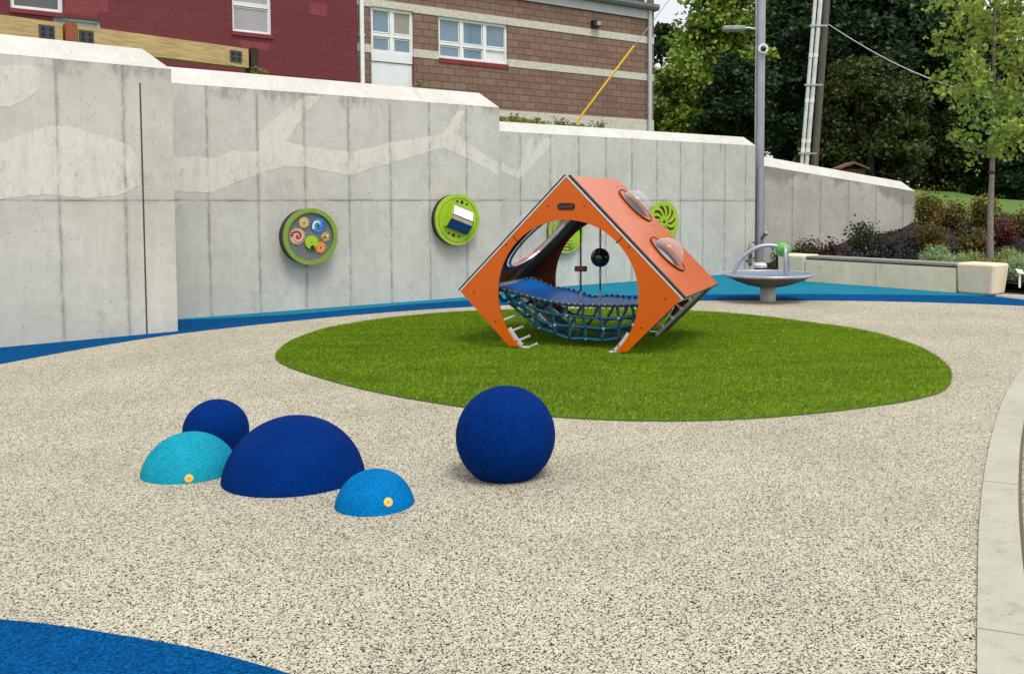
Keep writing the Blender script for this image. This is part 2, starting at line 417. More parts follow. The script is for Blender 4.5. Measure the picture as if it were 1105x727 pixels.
L_shr = leafmat('red_orange_shrub_leaves', [(0, (.05,.085,.018)), (.5, (.12,.14,.025)), (.8, (.25,.13,.035)), (1, (.36,.07,.04))])
L_shm = leafmat('maroon_shrub_leaves', [(0, (.03,.035,.012)), (.5, (.12,.03,.02)), (1, (.20,.03,.035))])
L_shd = leafmat('dark_green_shrub_leaves', [(0, (.02,.045,.012)), (.6, (.05,.075,.018)), (1, (.13,.055,.03))])
L_lav = leafmat('grey_green_leaves', [(0, (.20,.32,.12)), (.6, (.33,.47,.20)), (1, (.48,.60,.33))])
L_gc = leafmat('yellow_green_ground_cover', [(0, (.18,.25,.05)), (.6, (.33,.41,.10)), (1, (.46,.44,.16))])
L_heu = leafmat('purple_grey_leaves', [(0, (.012,.010,.012)), (.75, (.03,.02,.026)), (1, (.20,.18,.19))])
L_weed = leafmat('weed_leaves', [(0, (.08,.13,.02)), (.6, (.19,.22,.04)), (1, (.34,.28,.08))])

# ------------------------------------------------------------------ leaves
def leaves(centers, L, Wd, up=.0, rng=RNG, fold=.25):
    n = len(centers); c = np.asarray(centers)
    d = rng.normal(size=(n,3)); d[:,2] = d[:,2]*(.7) + up; d /= np.linalg.norm(d, axis=1)[:,None]
    r = rng.normal(size=(n,3)); s = np.cross(d, r); s /= np.linalg.norm(s, axis=1)[:,None]; nn = np.cross(d, s)
    sc = rng.uniform(.65, 1.3, (n,1)); l = L*sc; w = Wd*sc
    v = np.stack([c-d*l*.5, c-d*l*.08+s*w*.5+nn*w*fold, c+d*l*.5, c-d*l*.08-s*w*.5+nn*w*fold], axis=1)
    return v.reshape(-1,3)
def leaf_obj(name, v, m, parent=None, org=(0,0,0)):
    n = len(v)//4; me = bpy.data.meshes.new(name)
    v = v-np.asarray(org)
    me.vertices.add(n*4); me.vertices.foreach_set('co', v.astype(np.float32).ravel())
    me.loops.add(n*4); me.loops.foreach_set('vertex_index', np.arange(n*4, dtype=np.int32))
    me.polygons.add(n); me.polygons.foreach_set('loop_start', np.arange(0, n*4, 4, dtype=np.int32)); me.polygons.foreach_set('loop_total', np.full(n, 4, dtype=np.int32))
    me.materials.append(m); me.update(calc_edges=True)
    o = bpy.data.objects.new(name, me); C.objects.link(o)
    if parent: o.parent = parent
    return o

# ------------------------------------------------------------------ the ground surfaces
def sheet(name, pts, z, m, th=.0):
    b = MB(); b.prism([(p.x, p.y) for p in pts], z-.05, z); return tag(b.build(name, m), kind='structure')
g = MB(); g.add([(-300,-150,-.12),(300,-150,-.12),(300,400,-.12),(-300,400,-.12)], [(0,1,2,3)])
M_soil = mat('soil', (.10,.085,.05), .95, 0, .3, .5, .4, 5)
tag(g.build('ground', M_soil), kind='structure')
kl = [(1150,352),(1128,374),(1105,396),(1085,428),(1072,465),(1063.5,505),(1057,560),(1055,640),(1054.5,727),(1056,860)]
kr = [(1215,360),(1180,378),(1148,398),(1122,425),(1105,454),(1099.5,505),(1099,545),(1101.5,590),(1105,638),(1112,727),(1124,860)]
KL = spline([P(*q) for q in kl], 6); 
KL = [P(1320,318)+Vector((3,3,0)), P(1220,334)] + KL
# constant width kerb built from its inner edge
def offset(pl, w):
    out = []
    for i, p in enumerate(pl):
        d = (pl[min(i+1, len(pl)-1)]-pl[max(i-1, 0)]).normalized(); out.append(p+Vector((-d.y, d.x, 0))*w)
    return out
KR = offset(KL, .165)
endc = KL[-1]
play = [Vector((-14,-2,0)), Vector((endc.x,-2,0))] + KL[::-1] + [Vector((14,20,0)), Vector((3.2,20.9,0)), Vector((-14,20.9,0))]
sheet('play_surface', play, 0.0, M_cream)
kp = KL + [Vector((KL[-1].x,-2,0)), Vector((KR[-1].x,-2,0))] + KR[::-1]
b = MB(); b.prism([(p.x, p.y) for p in kp], -.1, .014)
kerb = tag(b.build('kerb', M_kerb), kind='structure')
# saw cut joints of the kerb
b = MB()
for k in range(8, len(KL)-1, 13):
    p, q = KL[k], KR[k]; d = (q-p).normalized()*.001; n = Vector((-d.y, d.x, 0)).normalized()*.0025
    b.add([p-n+d, q-n-d, q+n-d, p+n+d], [(0,1,2,3)])
b.v = [(x, y, .0155) for x, y, z in b.v]
b.each('kerb_joint', mat('kerb_joint_grey', (.30,.285,.24), .9), kerb)
def pavers():
    N = NT('pavers'); o = N.obj()
    br = N.n('ShaderNodeTexBrick', {'Vector': o, 'Color1': (.30,.255,.20,1), 'Color2': (.42,.37,.30,1), 'Mortar': (.06,.055,.04,1), 'Scale': 1.0, 'Mortar Size': .006, 'Brick Width': .2, 'Row Height': .1})
    N.set('Base Color', N.mix(N.math('MULTIPLY', N.noise(o, 30, 4), .5), br.outputs['Color'], (.2,.17,.13))); N.set('Roughness', .9)
    N.bump(N.math('SUBTRACT', 0, br.outputs['Fac']), .6, .01); return N.m
pv = KR + [Vector((KR[-1].x,-2,0)), Vector((14,-2,0)), Vector((14,14,0))]
sheet('paving', pv, 0.004, pavers())
# dark gap between the kerb and the pavers
gp = MB(); K2 = offset(KL, .182)
gp.prism([(p.x, p.y) for p in KR+K2[::-1]], -.04, .007); tag(gp.build('kerb_gap', M_soil), kind='structure')

Wb = {}   # wall base points
Wb[1] = (P(0,375.2), P(192,357.6)); Wb[2] = (P(192,344.8), P(540,318.4)); Wb[3] = (P(541,314.4), P(814,294.3))
Wb[4] = (Vector((3.25,20.75,0)), Vector((7.12,21.55,0)))
d1 = (Wb[1][1]-Wb[1][0]).normalized(); Wl = Wb[1][0]-d1*5
def inn(p, k=.15): return p+Vector((-.6,.8,0))*k
bl = [(-90,408),(0,392.8),(50,383.5),(109,373),(194,360),(300,348),(400,338.5),(500,331.5),(600,327.3),(700,325.3),(800,324.2),(947,325),(1105,330),(1250,339)]
BL = spline([P(*q) for q in bl], 5)
backs = [P(1250,330), P(1105,323.3), P(1074,320), Vector((6.2,14.85,0)), Vector((3.5,17.6,0)), Vector((3.3,20.85,0)), inn(Wb[3][1]), inn(Wb[3][0]), inn(Wb[2][1]), inn(Wb[2][0]), inn(Wb[1][1]), inn(Wb[1][0]), inn(Wl)]
sheet('blue_border', BL+backs, .004, M_blue)
tl = [(192,345.8),(300,340.6),(400,332.4),(480,326.2),(560,321.8),(684,318.9),(774,318),(866,317.6),(930,318),(1000,318.8),(1060,319.6)]
TL = spline([P(*q) for q in tl], 5)
sheet('teal_surface', TL+[Vector((6.15,14.9,0)), Vector((3.5,17.6,0)), Vector((3.3,20.85,0)), inn(Wb[3][1]), inn(Wb[3][0]), inn(Wb[2][1]), inn(Wb[2][0])], .008, M_teal)
cl = [(-80,662),(0,668.6),(60,675),(123,684.6),(215,701),(308,726),(360,745),(430,780)]
sheet('blue_surface', spline([P(*q) for q in cl], 5)+[Vector((0,-2,0)), Vector((-6,-2,0)), Vector((-6,2.9,0))], .004, M_blue)
# pale concrete edge strip in front of the planting
es = MB(); a, b_ = P(1076,320.4), P(1250,330.3)
d = (b_-a).normalized(); n = Vector((-d.y, d.x, 0))*.10
es.prism([(q.x, q.y) for q in (a, b_, b_+n, a+n)], -.1, .03); tag(es.build('edging', M_cop), kind='structure')

# turf
tp = [(297,386),(303,376),(322,365),(360,353.5),(420,344),(500,337),(590,334.5),(680,334),(760,337),(820,342),(880,349.6),(933,357.5),(986,373),(1018,391),(1027,407),(1019,421.5),(990,431),(949,438),(880,446.5),(800,452.8),(720,454.8),(640,453),(560,447),(480,437),(400,422.5),(340,406.5),(308,395)]
TP = spline([P(*q) for q in tp], 6, True)
def turfbase():
    N = NT('turf_base'); o = N.obj()
    N.set('Base Color', N.mix(N.noise(o, 60, 4), (.05,.10,.006), (.09,.17,.01))); N.set('Roughness', .9); return N.m
sheet('turf_base', TP, .012, turfbase())
poly = np.array([(p.x, p.y) for p in TP]); lo, hi = poly.min(0), poly.max(0)
n = 480000; q = RNG.uniform(lo, hi, (n,2))
inside = np.zeros(n, bool); j = len(poly)-1
for i in range(len(poly)):
    xi, yi = poly[i]; xj, yj = poly[j]
    c = ((yi > q[:,1]) != (yj > q[:,1])) & (q[:,0] < (xj-xi)*(q[:,1]-yi)/(yj-yi+1e-12)+xi); inside ^= c; j = i
q = q[inside]; n = len(q)
h = RNG.uniform(.009,.018,(n,1)); ang = RNG.uniform(0, 2*PI, n); w = .0028
side = np.stack([np.cos(ang), np.sin(ang), np.zeros(n)], 1)*w
nap = np.stack([np.sin(q[:,1]*2.1)*.2+.5+RNG.normal(0,.5,n), -.35+RNG.normal(0,.5,n), np.zeros(n)], 1)
base = np.concatenate([q, np.full((n,1), .012)], 1)
tip = base+nap*h*.75; tip[:,2] = base[:,2]+h[:,0]
mid = base+(tip-base)*.5+np.array([0,0,.002])
v = np.stack([base-side, base+side, tip+side*.2, tip-side*.2], 1).reshape(-1,3)
def turfm():
    N = NT('turf_blades'); g = N.n('ShaderNodeNewGeometry'); o = N.obj()
    c = N.ramp(g.outputs['Random Per Island'], [(0, (.10,.19,.003)), (.6, (.22,.36,.004)), (1, (.42,.56,.04))])
    c = N.mix(N.math('MULTIPLY', N.step(N.noise(N.vscale(o, (1.2,4,1)), 1.0, 5), .4, .65), .35), c, (.10,.165,.003))
    N.set('Base Color', c); N.set('Roughness', .6); N.set('Specular IOR Level', .12)
    return N.m
tag(leaf_obj('artificial_turf', v, turfm()), 'oval of short bright green artificial grass', 'turf', kind='stuff')

# ------------------------------------------------------------------ retaining walls
def wall(label, A, B, H, px, sp, t0=0, t1=None, H1=None, extra=0, left_hip=False, r=.22, grime=.3, zj=HC, patches=(), pst=.72):
    root = frame('retaining_wall', A, B); tag(root, label, 'wall', 'sections of the concrete retaining wall')
    L = (B-A).length if t1 is None else t1; H1 = H if H1 is None else H1
    off = hit(A, B, px, 217)[0]
    cm = concrete('wall_concrete', off, sp, zj, top=H if H1 == H else None, grime=grime, base=(.47,.465,.415), hi=(.58,.575,.52))
    if H1 != H: cm = concrete('wall_concrete_stained', off, sp, zj, slope=(H1-H)/L, top=H, grime=.42, base=(.41,.40,.35), hi=(.52,.51,.455))
    b = MB(); T = .42
    b.add([(t0,0,-.2),(L,0,-.2),(L,0,H1),(t0,0,H),(t0,T,-.2),(L,T,-.2),(L,T,H1),(t0,T,H)], [(0,1,2,3),(5,4,7,6),(1,5,6,2),(4,0,3,7),(0,4,5,1),(3,2,6,7)])
    b.build('wall_slab', cm, root)
    c = MB(); lh = r if left_hip else 0; e = .002
    n = 24; bot = []; top = []
    for i in range(n+1):
        k = i/n; x = t0+(L-t0)*k; zz = H+(H1-H)*k
        dz = (RNG.random()-.5)*.006
        bot.append((x, -e, zz+e+dz-.004)); 
    V = [(t0,-e,H-.006),(L+e,-e,H1-.006),(L+e,T,H1-.006),(t0,T,H-.006)]
    V += [(t0+lh,r,H+r),(L-r,r,H1+r),(L-r,T,H1+r),(t0+lh,T,H+r)]
    m = len(V)
    # front bevel with an uneven lower lip
    c.add(V, [(1,2,6,5),(2,3,7,6),(3,0,4,7),(4,5,6,7)])
    tops = [(t0+lh+(L-r-t0-lh)*i/n, r, H+r+(H1-H)*i/n) for i in range(n+1)]
    c.add(bot+tops, [(i, i+1, n+2+i, n+1+i) for i in range(n)])
    c.build('coping', M_cop, root)
    for poly in patches:
        pts = [hit(A, B, *q) for q in poly]
        pts = [(min(max(x, t0+.01), L-.01), min(z, H-.02)) for x, z in pts]
        jit = []; rj = random.Random(len(poly))
        for i in range(len(pts)):
            a_, c_ = pts[i], pts[(i+1) % len(pts)]; L_ = math.hypot(c_[0]-a_[0], c_[1]-a_[1]); m_ = max(1, int(L_/.05))
            for k in range(m_): f = k/m_; jit.append((min(max(a_[0]+(c_[0]-a_[0])*f+rj.uniform(-.008,.008), t0+.01), L-.01), min(a_[1]+(c_[1]-a_[1])*f+rj.uniform(-.008,.008), H-.02)))
        pts = jit
        pm = concrete('cleaned_concrete', off, sp, zj, base=(.55,.54,.48), hi=(.65,.64,.58), patch=pst)
        pb = MB(); pb.prism(pts, 0, .0022, Matrix(((1,0,0,0),(0,0,-1,-.0002),(0,1,0,0),(0,0,0,1)))); pb.build('cleaned_patch', pm, root)
    return root
def z2(pts, x0, y0, s): return [(x0+x*s, y0+y*s) for x, y in pts]
pA = z2([(20,320),(95,318),(150,322),(200,300),(262,302),(290,300),(290,242),(360,183),(430,128),(485,128),(430,190),(372,268),(440,287),(575,303),(640,290),(700,272),(775,262),(860,248),(890,215),(912,172),(932,175),(910,245),(930,265),(980,300),(1038,335),(1038,375),(985,345),(920,312),(865,290),(790,312),(700,338),(640,355),(580,377),(500,362),(440,350),(365,347),(290,372),(210,400),(140,432),(20,425)], 180, 60, .344)
pB = z2([(3,205),(30,222),(60,240),(95,130),(110,122),(103,185),(150,125),(190,125),(150,175),(110,215),(66,262),(30,250),(3,238)], 540, 110, .316)
p1 = z2([(0,22),(60,22),(97,30),(92,70),(60,105),(20,118),(0,116)], 0, 60, .467)
p2 = z2([(0,205),(60,178),(110,165),(150,163),(210,178),(250,190),(300,207),(320,240),(322,300),(270,325),(200,330),(100,320),(0,333)], 0, 60, .467)
L1 = (Wb[1][1]-Wb[1][0]).length
w1 = wall('nearest and tallest section of pale concrete wall, at the left, with a long dark vertical slot', Wb[1][0], Wb[1][1], 2.885, 64, .64, t0=-5, t1=L1, patches=(p1, p2))
b = MB(); tt, z_top = hit(Wb[1][0], Wb[1][1], 151, 90)
b.box((tt-.008,-.0035,.0),(tt+.008,.002,z_top)); b.build('expansion_joint', mat('joint_sealant', (.06,.055,.05), .8), w1)
w2 = wall('concrete wall section with the gear panel and broad pale zigzag patch', Wb[2][0], Wb[2][1], 2.865, 329.6, .625, t0=-1.2, patches=(pA,), pst=.95)
w3 = wall('lower concrete wall section behind the orange play cube with the spoked lime wheel', Wb[3][0], Wb[3][1], 2.55, 654, .61, t0=-.9, r=.17, patches=(pB,))
w4 = wall('short stained concrete wall with sloping top behind the bench, ending at the shrubs', Wb[4][0], Wb[4][1], 2.26, 855, .66, H1=1.66, r=.22, zj=None)

# ------------------------------------------------------------------ hillside behind the walls and planting bed
def idw(cps):
    c = np.array(cps)
    def H(x, y):
        d = (c[:,0]-x)**2+(c[:,1]-y)**2+.3; w = 1/d**2; return float((w*c[:,2]).sum()/w.sum())
    return H
Hh = idw([(-16,2,2.7),(-9,7.5,2.7),(-6,10.5,2.7),(-4.6,12.5,2.75),(-2,14.8,2.7),(-.8,16.2,2.4),(1,17.6,2.3),(3,19.8,2.2),(1,20,2.3),(4,23,2.1),(0,24,2.6),(3,28,2.5),(-3,21,2.7),(5,33,2.4),(4.5,38,2.8),(0,38,3.3),(3.6,21.3,2.3),(5.4,21.6,1.9),(7.2,22,.95),
  (-14,20,3.8),(-8,25,3.85),(-3.4,28,3.85),(1.5,32.2,3.6),(5.5,27,2.2),(9,24,1.15),(12,23,1.0),(16,24,.8),(30,26,.3),(14.2,40,1.85),(17,39,1.3),(24,40,.6),(8,40,2.6),(10,60,3.4),(20,60,2.2),(60,60,2),(-30,60,5),(60,20,0),(0,60,3.6),(-30,20,4),(8,30,1.9),(11.5,30,1.5),(14,30,1.1)])
Hm = idw([(3.2,17.9,.15),(3.2,20,.0),(3.3,20.6,.05),(4.8,20.8,.35),(6.1,21,.69),(7.1,21.3,.84),(9,23,1.05),(12,23,1.0),(16,24,.8),(6.6,15.3,.18),(4.8,17,.25),(7.2,14.2,.03),(9,13.3,.03),(14,11.5,.03),(7,18,.45),(9,17,.4),(9,19.5,.7),(12,18,.5),(5.3,19,.33),(30,20,.2),(30,8,0)])
def pl(x, pts):
    for (a, b), (c, d) in zip(pts, pts[1:]):
        if x <= c: return b+(d-b)*(x-a)/(c-a)
    return pts[-1][1]
A1, B1 = Wl, Wb[1][1]
o = .26
def ly(k, x): a, c = Wb[k]; return a.y+(c.y-a.y)*(x-a.x)/(c.x-a.x)+o
border = [(-60,-25),(A1.x-.1,A1.y+o),(-5.45,ly(1,-5.45)),(-5.40,ly(2,-5.4)),(-1.9,ly(2,-1.9)),(-1.85,ly(3,-1.85)),(Wb[3][1].x-.15,ly(3,Wb[3][1].x-.15)),(3.3,20.95),(7.05,21.75),(9,22.2),(16,23.2),(70,26)]
def grid(name, xs, f0, f1, nb, H, m, pw=1.0, edge=None):
    vs = []; fs = []
    for x in xs:
        a, b = f0(x), f1(x)
        for k in range(nb+1):
            y = a+(b-a)*(k/nb)**pw; vs.append((x, y, H(x, y) if k else (edge(x, y) if edge else H(x, y))))
    for i in range(len(xs)-1):
        for k in range(nb):
            p = i*(nb+1)+k; fs.append((p, p+nb+1, p+nb+2, p+1))
    me = MB(); me.add(vs, fs, True); return tag(me.build(name, m), kind='structure')
def lawnm():
    N = NT('lawn'); o = N.obj()
    n1 = N.noise(N.vscale(o, (1, 1, 3)), 14, 6, .75); n2 = N.noise(o, .8, 4)
    c = N.mix(N.step(n1, .35, .65), (.045,.11,.012), (.12,.23,.025)); c = N.mix(N.math('MULTIPLY', N.step(n2, .4, .7), .4), c, (.15,.21,.04))
    N.set('Base Color', c); N.set('Roughness', .85); N.bump(n1, .8, .06); return N.m
xs = sorted(set([-60,-40,-25]+[a for a, _ in border[1:-1]]+[x*.75-12 for x in range(0, 50)]+[28,32,38,45,55,70]))
grid('hillside', xs, lambda x: pl(x, border), lambda x: 120.0, 60, Hh, lawnm(), 2.2)
def mulchm():
    N = NT('bark_mulch'); o = N.obj()
    vo = N.n('ShaderNodeTexVoronoi', {'Vector': N.vscale(o, (1,1.6,1)), 'Scale': 26}); s2 = N.n('ShaderNodeSeparateColor', {'Color': vo.outputs['Color']})
    c = N.ramp(s2.outputs[0], [(0, (.008,.006,.005)), (.7, (.028,.02,.016)), (1, (.075,.055,.045))])
    N.set('Base Color', c); N.set('Roughness', .95); N.bump(N.math('ADD', vo.outputs['Distance'], N.noise(o, 12, 4)), 1.0, .05); return N.m
M_mulch = mulchm()
fr = [(3.15,17.95),(3.6,17.75),(6.25,15.1),(6.6,14.78),(7.05,14.2),(9,13.45),(14,11.3),(30,5)]
fr[4] = (P(1105,322.9).x, P(1105,322.9).y+.03)
xs2 = sorted(set([a for a, _ in fr]+[a for a, _ in border if 3.2 < a < 17]+[3.2+k*.4 for k in range(30)]+[17,20,25,30]))
def bord2(x): return 20.8 if x < 3.3 else pl(x, border)-.02
def Hm2(x, y):
    # meets the hillside along the border
    yb = bord2(x); k = min(1, max(0, (yb-y)/1.5)) if x > 7 else 1
    return Hm(x, y)*k+Hh(x, yb)*(1-k)
grid('planting_bed', xs2, lambda x: pl(x, fr), lambda x: bord2(x)+.04, 26, Hm2, M_mulch, 1.0)
# chips of bark and stones on the bed
cs = []
while len(cs) < 9000:
    x = random.uniform(3.3, 12); y = random.uniform(12.5, 22.5)
    if pl(x, fr)+.05 < y < bord2(x): cs.append((x, y, Hm2(x, y)+random.uniform(0,.03)))
tag(leaf_obj('mulch_chips', leaves(cs, .07, .035), M_mulch), 'dark shredded bark mulch under the shrubs', 'mulch', kind='stuff')

# ------------------------------------------------------------------ rubber balls and domes
def ball(name, u, vfront, r, zc, m, label, cat, marker=None, D=None):
    # centre from the front contact point
    pf = P(u, vfront); rc = math.sqrt(max(r*r-zc*zc, 0)); dd = Vector((pf.x, pf.y, 0)).normalized()
    c = pf+dd*rc if D is None else Vector(((u-CX)/F*D, D, 0))
    n = 48; prof = []; t0 = math.acos(min(1, max(-1, -(-.02-zc)/r*-1))) if False else None
    a0 = math.asin(max(-1, min(1, (-.02-zc)/r)))
    for i in range(37):
        a = a0+(PI/2-a0)*i/36; prof.append((max(r*math.cos(a), 1e-4), zc+r*math.sin(a)))
    b = MB(); b.lathe(prof, None, 64)
    if marker is None:
        o = b.build(name, m, None); o.location = (c.x, c.y, 0); return tag(o, label, cat, 'rubber mounds and balls'), c
    root = empty(name, (c.x, c.y, 0)); tag(root, label, cat, 'rubber mounds and balls')
    b.build('rubber_dome', m, root)
    # marker disc set into the surface
    r0 = ray(*marker); o3 = Vector((0,0,HC)); ce = Vector((c.x, c.y, zc)); r0.normalize()
    oc = o3-ce; bb = oc.dot(r0); disc = bb*bb-(oc.length_squared-r*r); t = -bb-math.sqrt(max(disc, 0)); hitp = o3+r0*t
    nrm = (hitp-ce).normalized(); q = nrm.to_track_quat('Z', 'Y').to_matrix().to_4x4()
    mk = MB(); mk.lathe([(.0215,-.006),(.0215,.0008),(.0200,.0014),(.0001,.0014)], Matrix.Translation(hitp-Vector((c.x, c.y, 0))) @ q, 20)
    mk.build('marker_disc', M_mark, root); m2 = MB(); m2.lathe([(.0035,.0012),(.0035,.0020),(.0001,.0020)], Matrix.Translation(hitp-Vector((c.x, c.y, 0))) @ q, 12); m2.build('screw', M_darkm, root)
    return root, c
M_mark = mat('yellow_marker', (.72,.42,.07), .4, 0, .05, 5)
ball('rubber_ball', 546, 521.5, .262, .212, M_navy, 'large navy rubber ball standing alone on the cream surface', 'ball')
_, cbig = ball('rubber_dome', 318, 536, .366, -.045, M_navy, 'big navy rubber dome, widest of the mounds', 'dome')
ball('rubber_dome', 205.5, 521.5, .247, -.036, M_turq, 'turquoise rubber dome with a yellow marker, left of the big navy dome', 'dome', (204,516))
ball('rubber_dome', 404.5, 557, .188, -.022, M_sky, 'small sky blue rubber dome with a yellow marker, right of the big navy dome', 'dome', (419,541.5))
ball('rubber_ball', 228, 0, .184, .105, M_navy, 'small navy rubber ball behind the turquoise dome', 'ball', D=5.55)

# ------------------------------------------------------------------ play cube
def cube():
    a = math.radians(18.5); w = 1.12; zc = .554; s = w*math.sqrt(2); R = .715; q0, q1 = 0.0, 1.58
    root = empty('play_cube', (-.298, 9.1, 0), -a)
    tag(root, 'orange tilted play cube with round openings, bubble windows and rope net, on the green turf', 'play cube')
    XZ = Matrix(((1,0,0,0),(0,0,1,0),(0,1,0,0),(0,0,0,1)))    # (a,b,c) -> (a, c, b)
    zf = .035
    def arc(t0, t1, n=24): return [(R*math.cos(math.radians(t0+(t1-t0)*i/n)), zc+R*math.sin(math.radians(t0+(t1-t0)*i/n))) for i in range(n+1)]
    tb = math.degrees(math.asin((zf-zc)/R)); g = .003
    mid = s/2/math.sqrt(2)*1.0  # edge midpoint p offset
    def face(y0, y1):
        k = w/2
        upper = [(k-g, zc+k+g), (0, zc+w), (-k+g, zc+k+g)] + [(x+ (g if x < 0 else -g)*0, z) for x, z in arc(135.25, 44.75)][::1]
        upper = [(k-g, zc+k+g), (0, zc+w), (-k+g, zc+k+g)] + arc(134.7, 45.3)
        b = MB(); b.prism(upper, y0, y1, XZ); b.build('face_panel', M_orange, root)
        for sg in (1, -1):
            low = [(k+g, zc+k-g), (w, zc), (w-(zc-zf), zf)] + [(x, z) for x, z in arc(tb, 44.3)]
            low = [(x*sg, z) for x, z in low]
            b = MB(); b.prism(low, y0, y1, XZ); b.build('face_panel', M_orange, root)
    face(0, .014); face(q1-.014, q1)
    _mo = M_orange
    def shade_layer(y0, y1):  # added inner layer, its dark colour paints the shade inside the cube
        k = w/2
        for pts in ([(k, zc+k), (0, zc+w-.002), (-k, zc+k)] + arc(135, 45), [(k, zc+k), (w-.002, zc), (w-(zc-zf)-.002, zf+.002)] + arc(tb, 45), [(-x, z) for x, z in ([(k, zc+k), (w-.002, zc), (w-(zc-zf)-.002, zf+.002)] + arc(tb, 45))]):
            b = MB(); b.prism(pts, y0, y1, XZ); b.build('panel_shade_layer', M_shaded_orange, root)
    shade_layer(.0145, .024); shade_layer(q1-.024, q1-.0145)
    # bolts
    bo = MB()
    for sg in (1,-1):
        for (pp, zz) in ((.18,1.40),(.62,1.02),(.50,.98+.08),(.97,.55),(.74,.27),(.52,.09)):
            bo.lathe([(.009,-.003),(.009,.001),(.0001,.0012)], Matrix.Translation((sg*pp, -.001, zz)) @ Matrix.Rotation(PI/2, 4, 'X'), 8)
    bo.each('bolt', M_darkm, root)
    # logo slot
    lg = MB(); pts = []
    for i in range(13): t = -PI/2+PI*i/12; pts.append((.056+.034*math.cos(t), 1.395+.034*math.sin(t)))
    for i in range(13): t = PI/2+PI*i/12; pts.append((-.056+.034*math.cos(t), 1.395+.034*math.sin(t)))
    lg.prism(pts, -.004, .0, XZ); slot = lg.build('logo_plate', mat('dark_logo_plate', (.018,.004,.006), .4), root)
    mk = MB()
    rr = random.Random(3); x = -.070
    for kx in range(8):          # worn raised lettering, unreadable at this size
        wd = .0085
        mk.box((x, -.006, 1.384), (x+.002, -.0041, 1.400)); mk.box((x, -.006, 1.398), (x+wd, -.0041, 1.401))
        if kx % 2: mk.box((x, -.006, 1.384), (x+wd, -.0041, 1.3865))
        else: mk.box((x+wd-.002, -.006, 1.388), (x+wd, -.0041, 1.398))
        x += .0125
    mk.tube([(.030,-.006,1.386),(.052,-.006,1.392),(.062,-.006,1.406),(.045,-.006,1.411),(.038,-.006,1.404)], .0028, 6)
    mk.build('lettering', mat('faded_pink_print', (.20,.07,.09), .5), slot)
    # slope frame: r runs down the slope from the ridge, n outward, q depth
    def slope(sg, upper=True):
        if upper: o = Vector((0,0,zc+w)); rd = Vector((sg,0,-1)).normalized(); nd = Vector((sg,0,1)).normalized()
        else: o = Vector((sg*w,0,zc)); rd = Vector((-sg,0,-1)).normalized(); nd = Vector((sg,0,-1)).normalized()
        return Matrix(((rd.x,0,nd.x,o.x),(rd.y,1,nd.y,o.y),(rd.z,0,nd.z,o.z),(0,0,0,1)))   # (r,q,n)
    def disc_hole_panel(M, holes, r0, r1, qa, qb, n0, n1):
        bm = bmesh.new()
        # polygon with holes via tessellation
        from mathutils.geometry import tessellate_polygon
        outer = [Vector((r0,qa,0)), Vector((r1,qa,0)), Vector((r1,qb,0)), Vector((r0,qb,0))]
        loops = [outer]+[[Vector((hc[0]+hr*math.cos(2*PI*i/40), hc[1]-hr*math.sin(2*PI*i/40), 0)) for i in range(40)] for hc, hr in holes]
        allp = [p for l in loops for p in l]; tr = tessellate_polygon(loops); n = len(allp)
        vs = [(p.x, p.y, n0) for p in allp]+[(p.x, p.y, n1) for p in allp]; fs = []
        for t in tr:
            A, B, D = t
            ar = (allp[B]-allp[A]).cross(allp[D]-allp[A]).z
            if ar < 0: B, D = D, B
            fs.append((A, D, B)); fs.append((A+n, B+n, D+n))
        o = 0
        for l in loops:
            m = len(l)
            for i in range(m): fs.append((o+i, o+(i+1) % m, o+(i+1) % m+n, o+i+n))
            o += m
        b = MB(); b.add(vs, fs, False, M); bm.free(); return b
    ho = {1: [((.42,1.24), .175), ((1.10,.74), .175)], -1: [((.86,.80), .46)]}
    for sg in (1,-1):
        M = slope(sg)
        disc_hole_panel(M, ho[sg], .012, s+.012, .057, q1-.012, .014, .026).build('roof_panel', M_orange, root)
        disc_hole_panel(M, ho[sg], .030, s-.006, .057, q1-.03, .002, .0138).build('roof_shade_layer', M_shaded_orange, root)  # underside layer with the interior shade put into its colour
        # silver rail then black edge strip at front and back
        for (ya, yb) in ((-.003,.012), (q1-.011, q1+.004)):
            b = MB(); b.box((.0,ya,.001),(s+.014,yb,.014), M); b.build('edge_rail', M_aluw, root)
        b = MB(); b.box((.004,.0125,.004),(s+.012,.056,.034), M); b.build('edge_strip', M_black, root)
        b = MB(); b.box((s-.004,.03,-.004),(s+.016,q1-.012,.011), M); b.build('edge_rail', M_aluw, root)
        b = MB(); b.box((s+.0125,.03,.0115),(s+.022,q1-.012,.030), M); b.build('edge_strip', M_black, root)
        # grey side strip along the back, inside
        b = MB(); b.box((.06,1.16,-.03),(s-.02,1.545,.004), M); b.build('side_panel', M_grey, root)
        b = MB(); b.box((.05,1.145,-.035),(s-.02,1.16,.0), M); b.build('rail', M_alu, root)
        Ml = slope(sg, False); rl = (zc-.03)*math.sqrt(2)
        b = MB(); b.box((.03,1.16,-.03),(rl,1.545,-.004), Ml); b.build('side_panel', M_grey, root)
        b = MB(); b.box((.0,.024,-.03),(rl,.055,-.004), Ml); b.build('leg_plate', M_aluw, root)
        b = MB(); b.box((.02,1.125,-.035),(rl,1.158,-.003), Ml); b.build('rail', M_aluw, root)
        arcp = [((R+.0)*math.cos(math.radians(t)), zc+(R+.0)*math.sin(math.radians(t))) for t in np.linspace(tb-.5, tb+17, 10)]
        arcq = [((R-.035)*math.cos(math.radians(t)), zc+(R-.035)*math.sin(math.radians(t))) for t in np.linspace(tb+17, tb-.5, 10)]
        b = MB(); b.prism([(x*sg, max(z, .005)) for x, z in arcp+arcq], .026, .040, XZ); b.build('leg_plate', M_aluw, root)
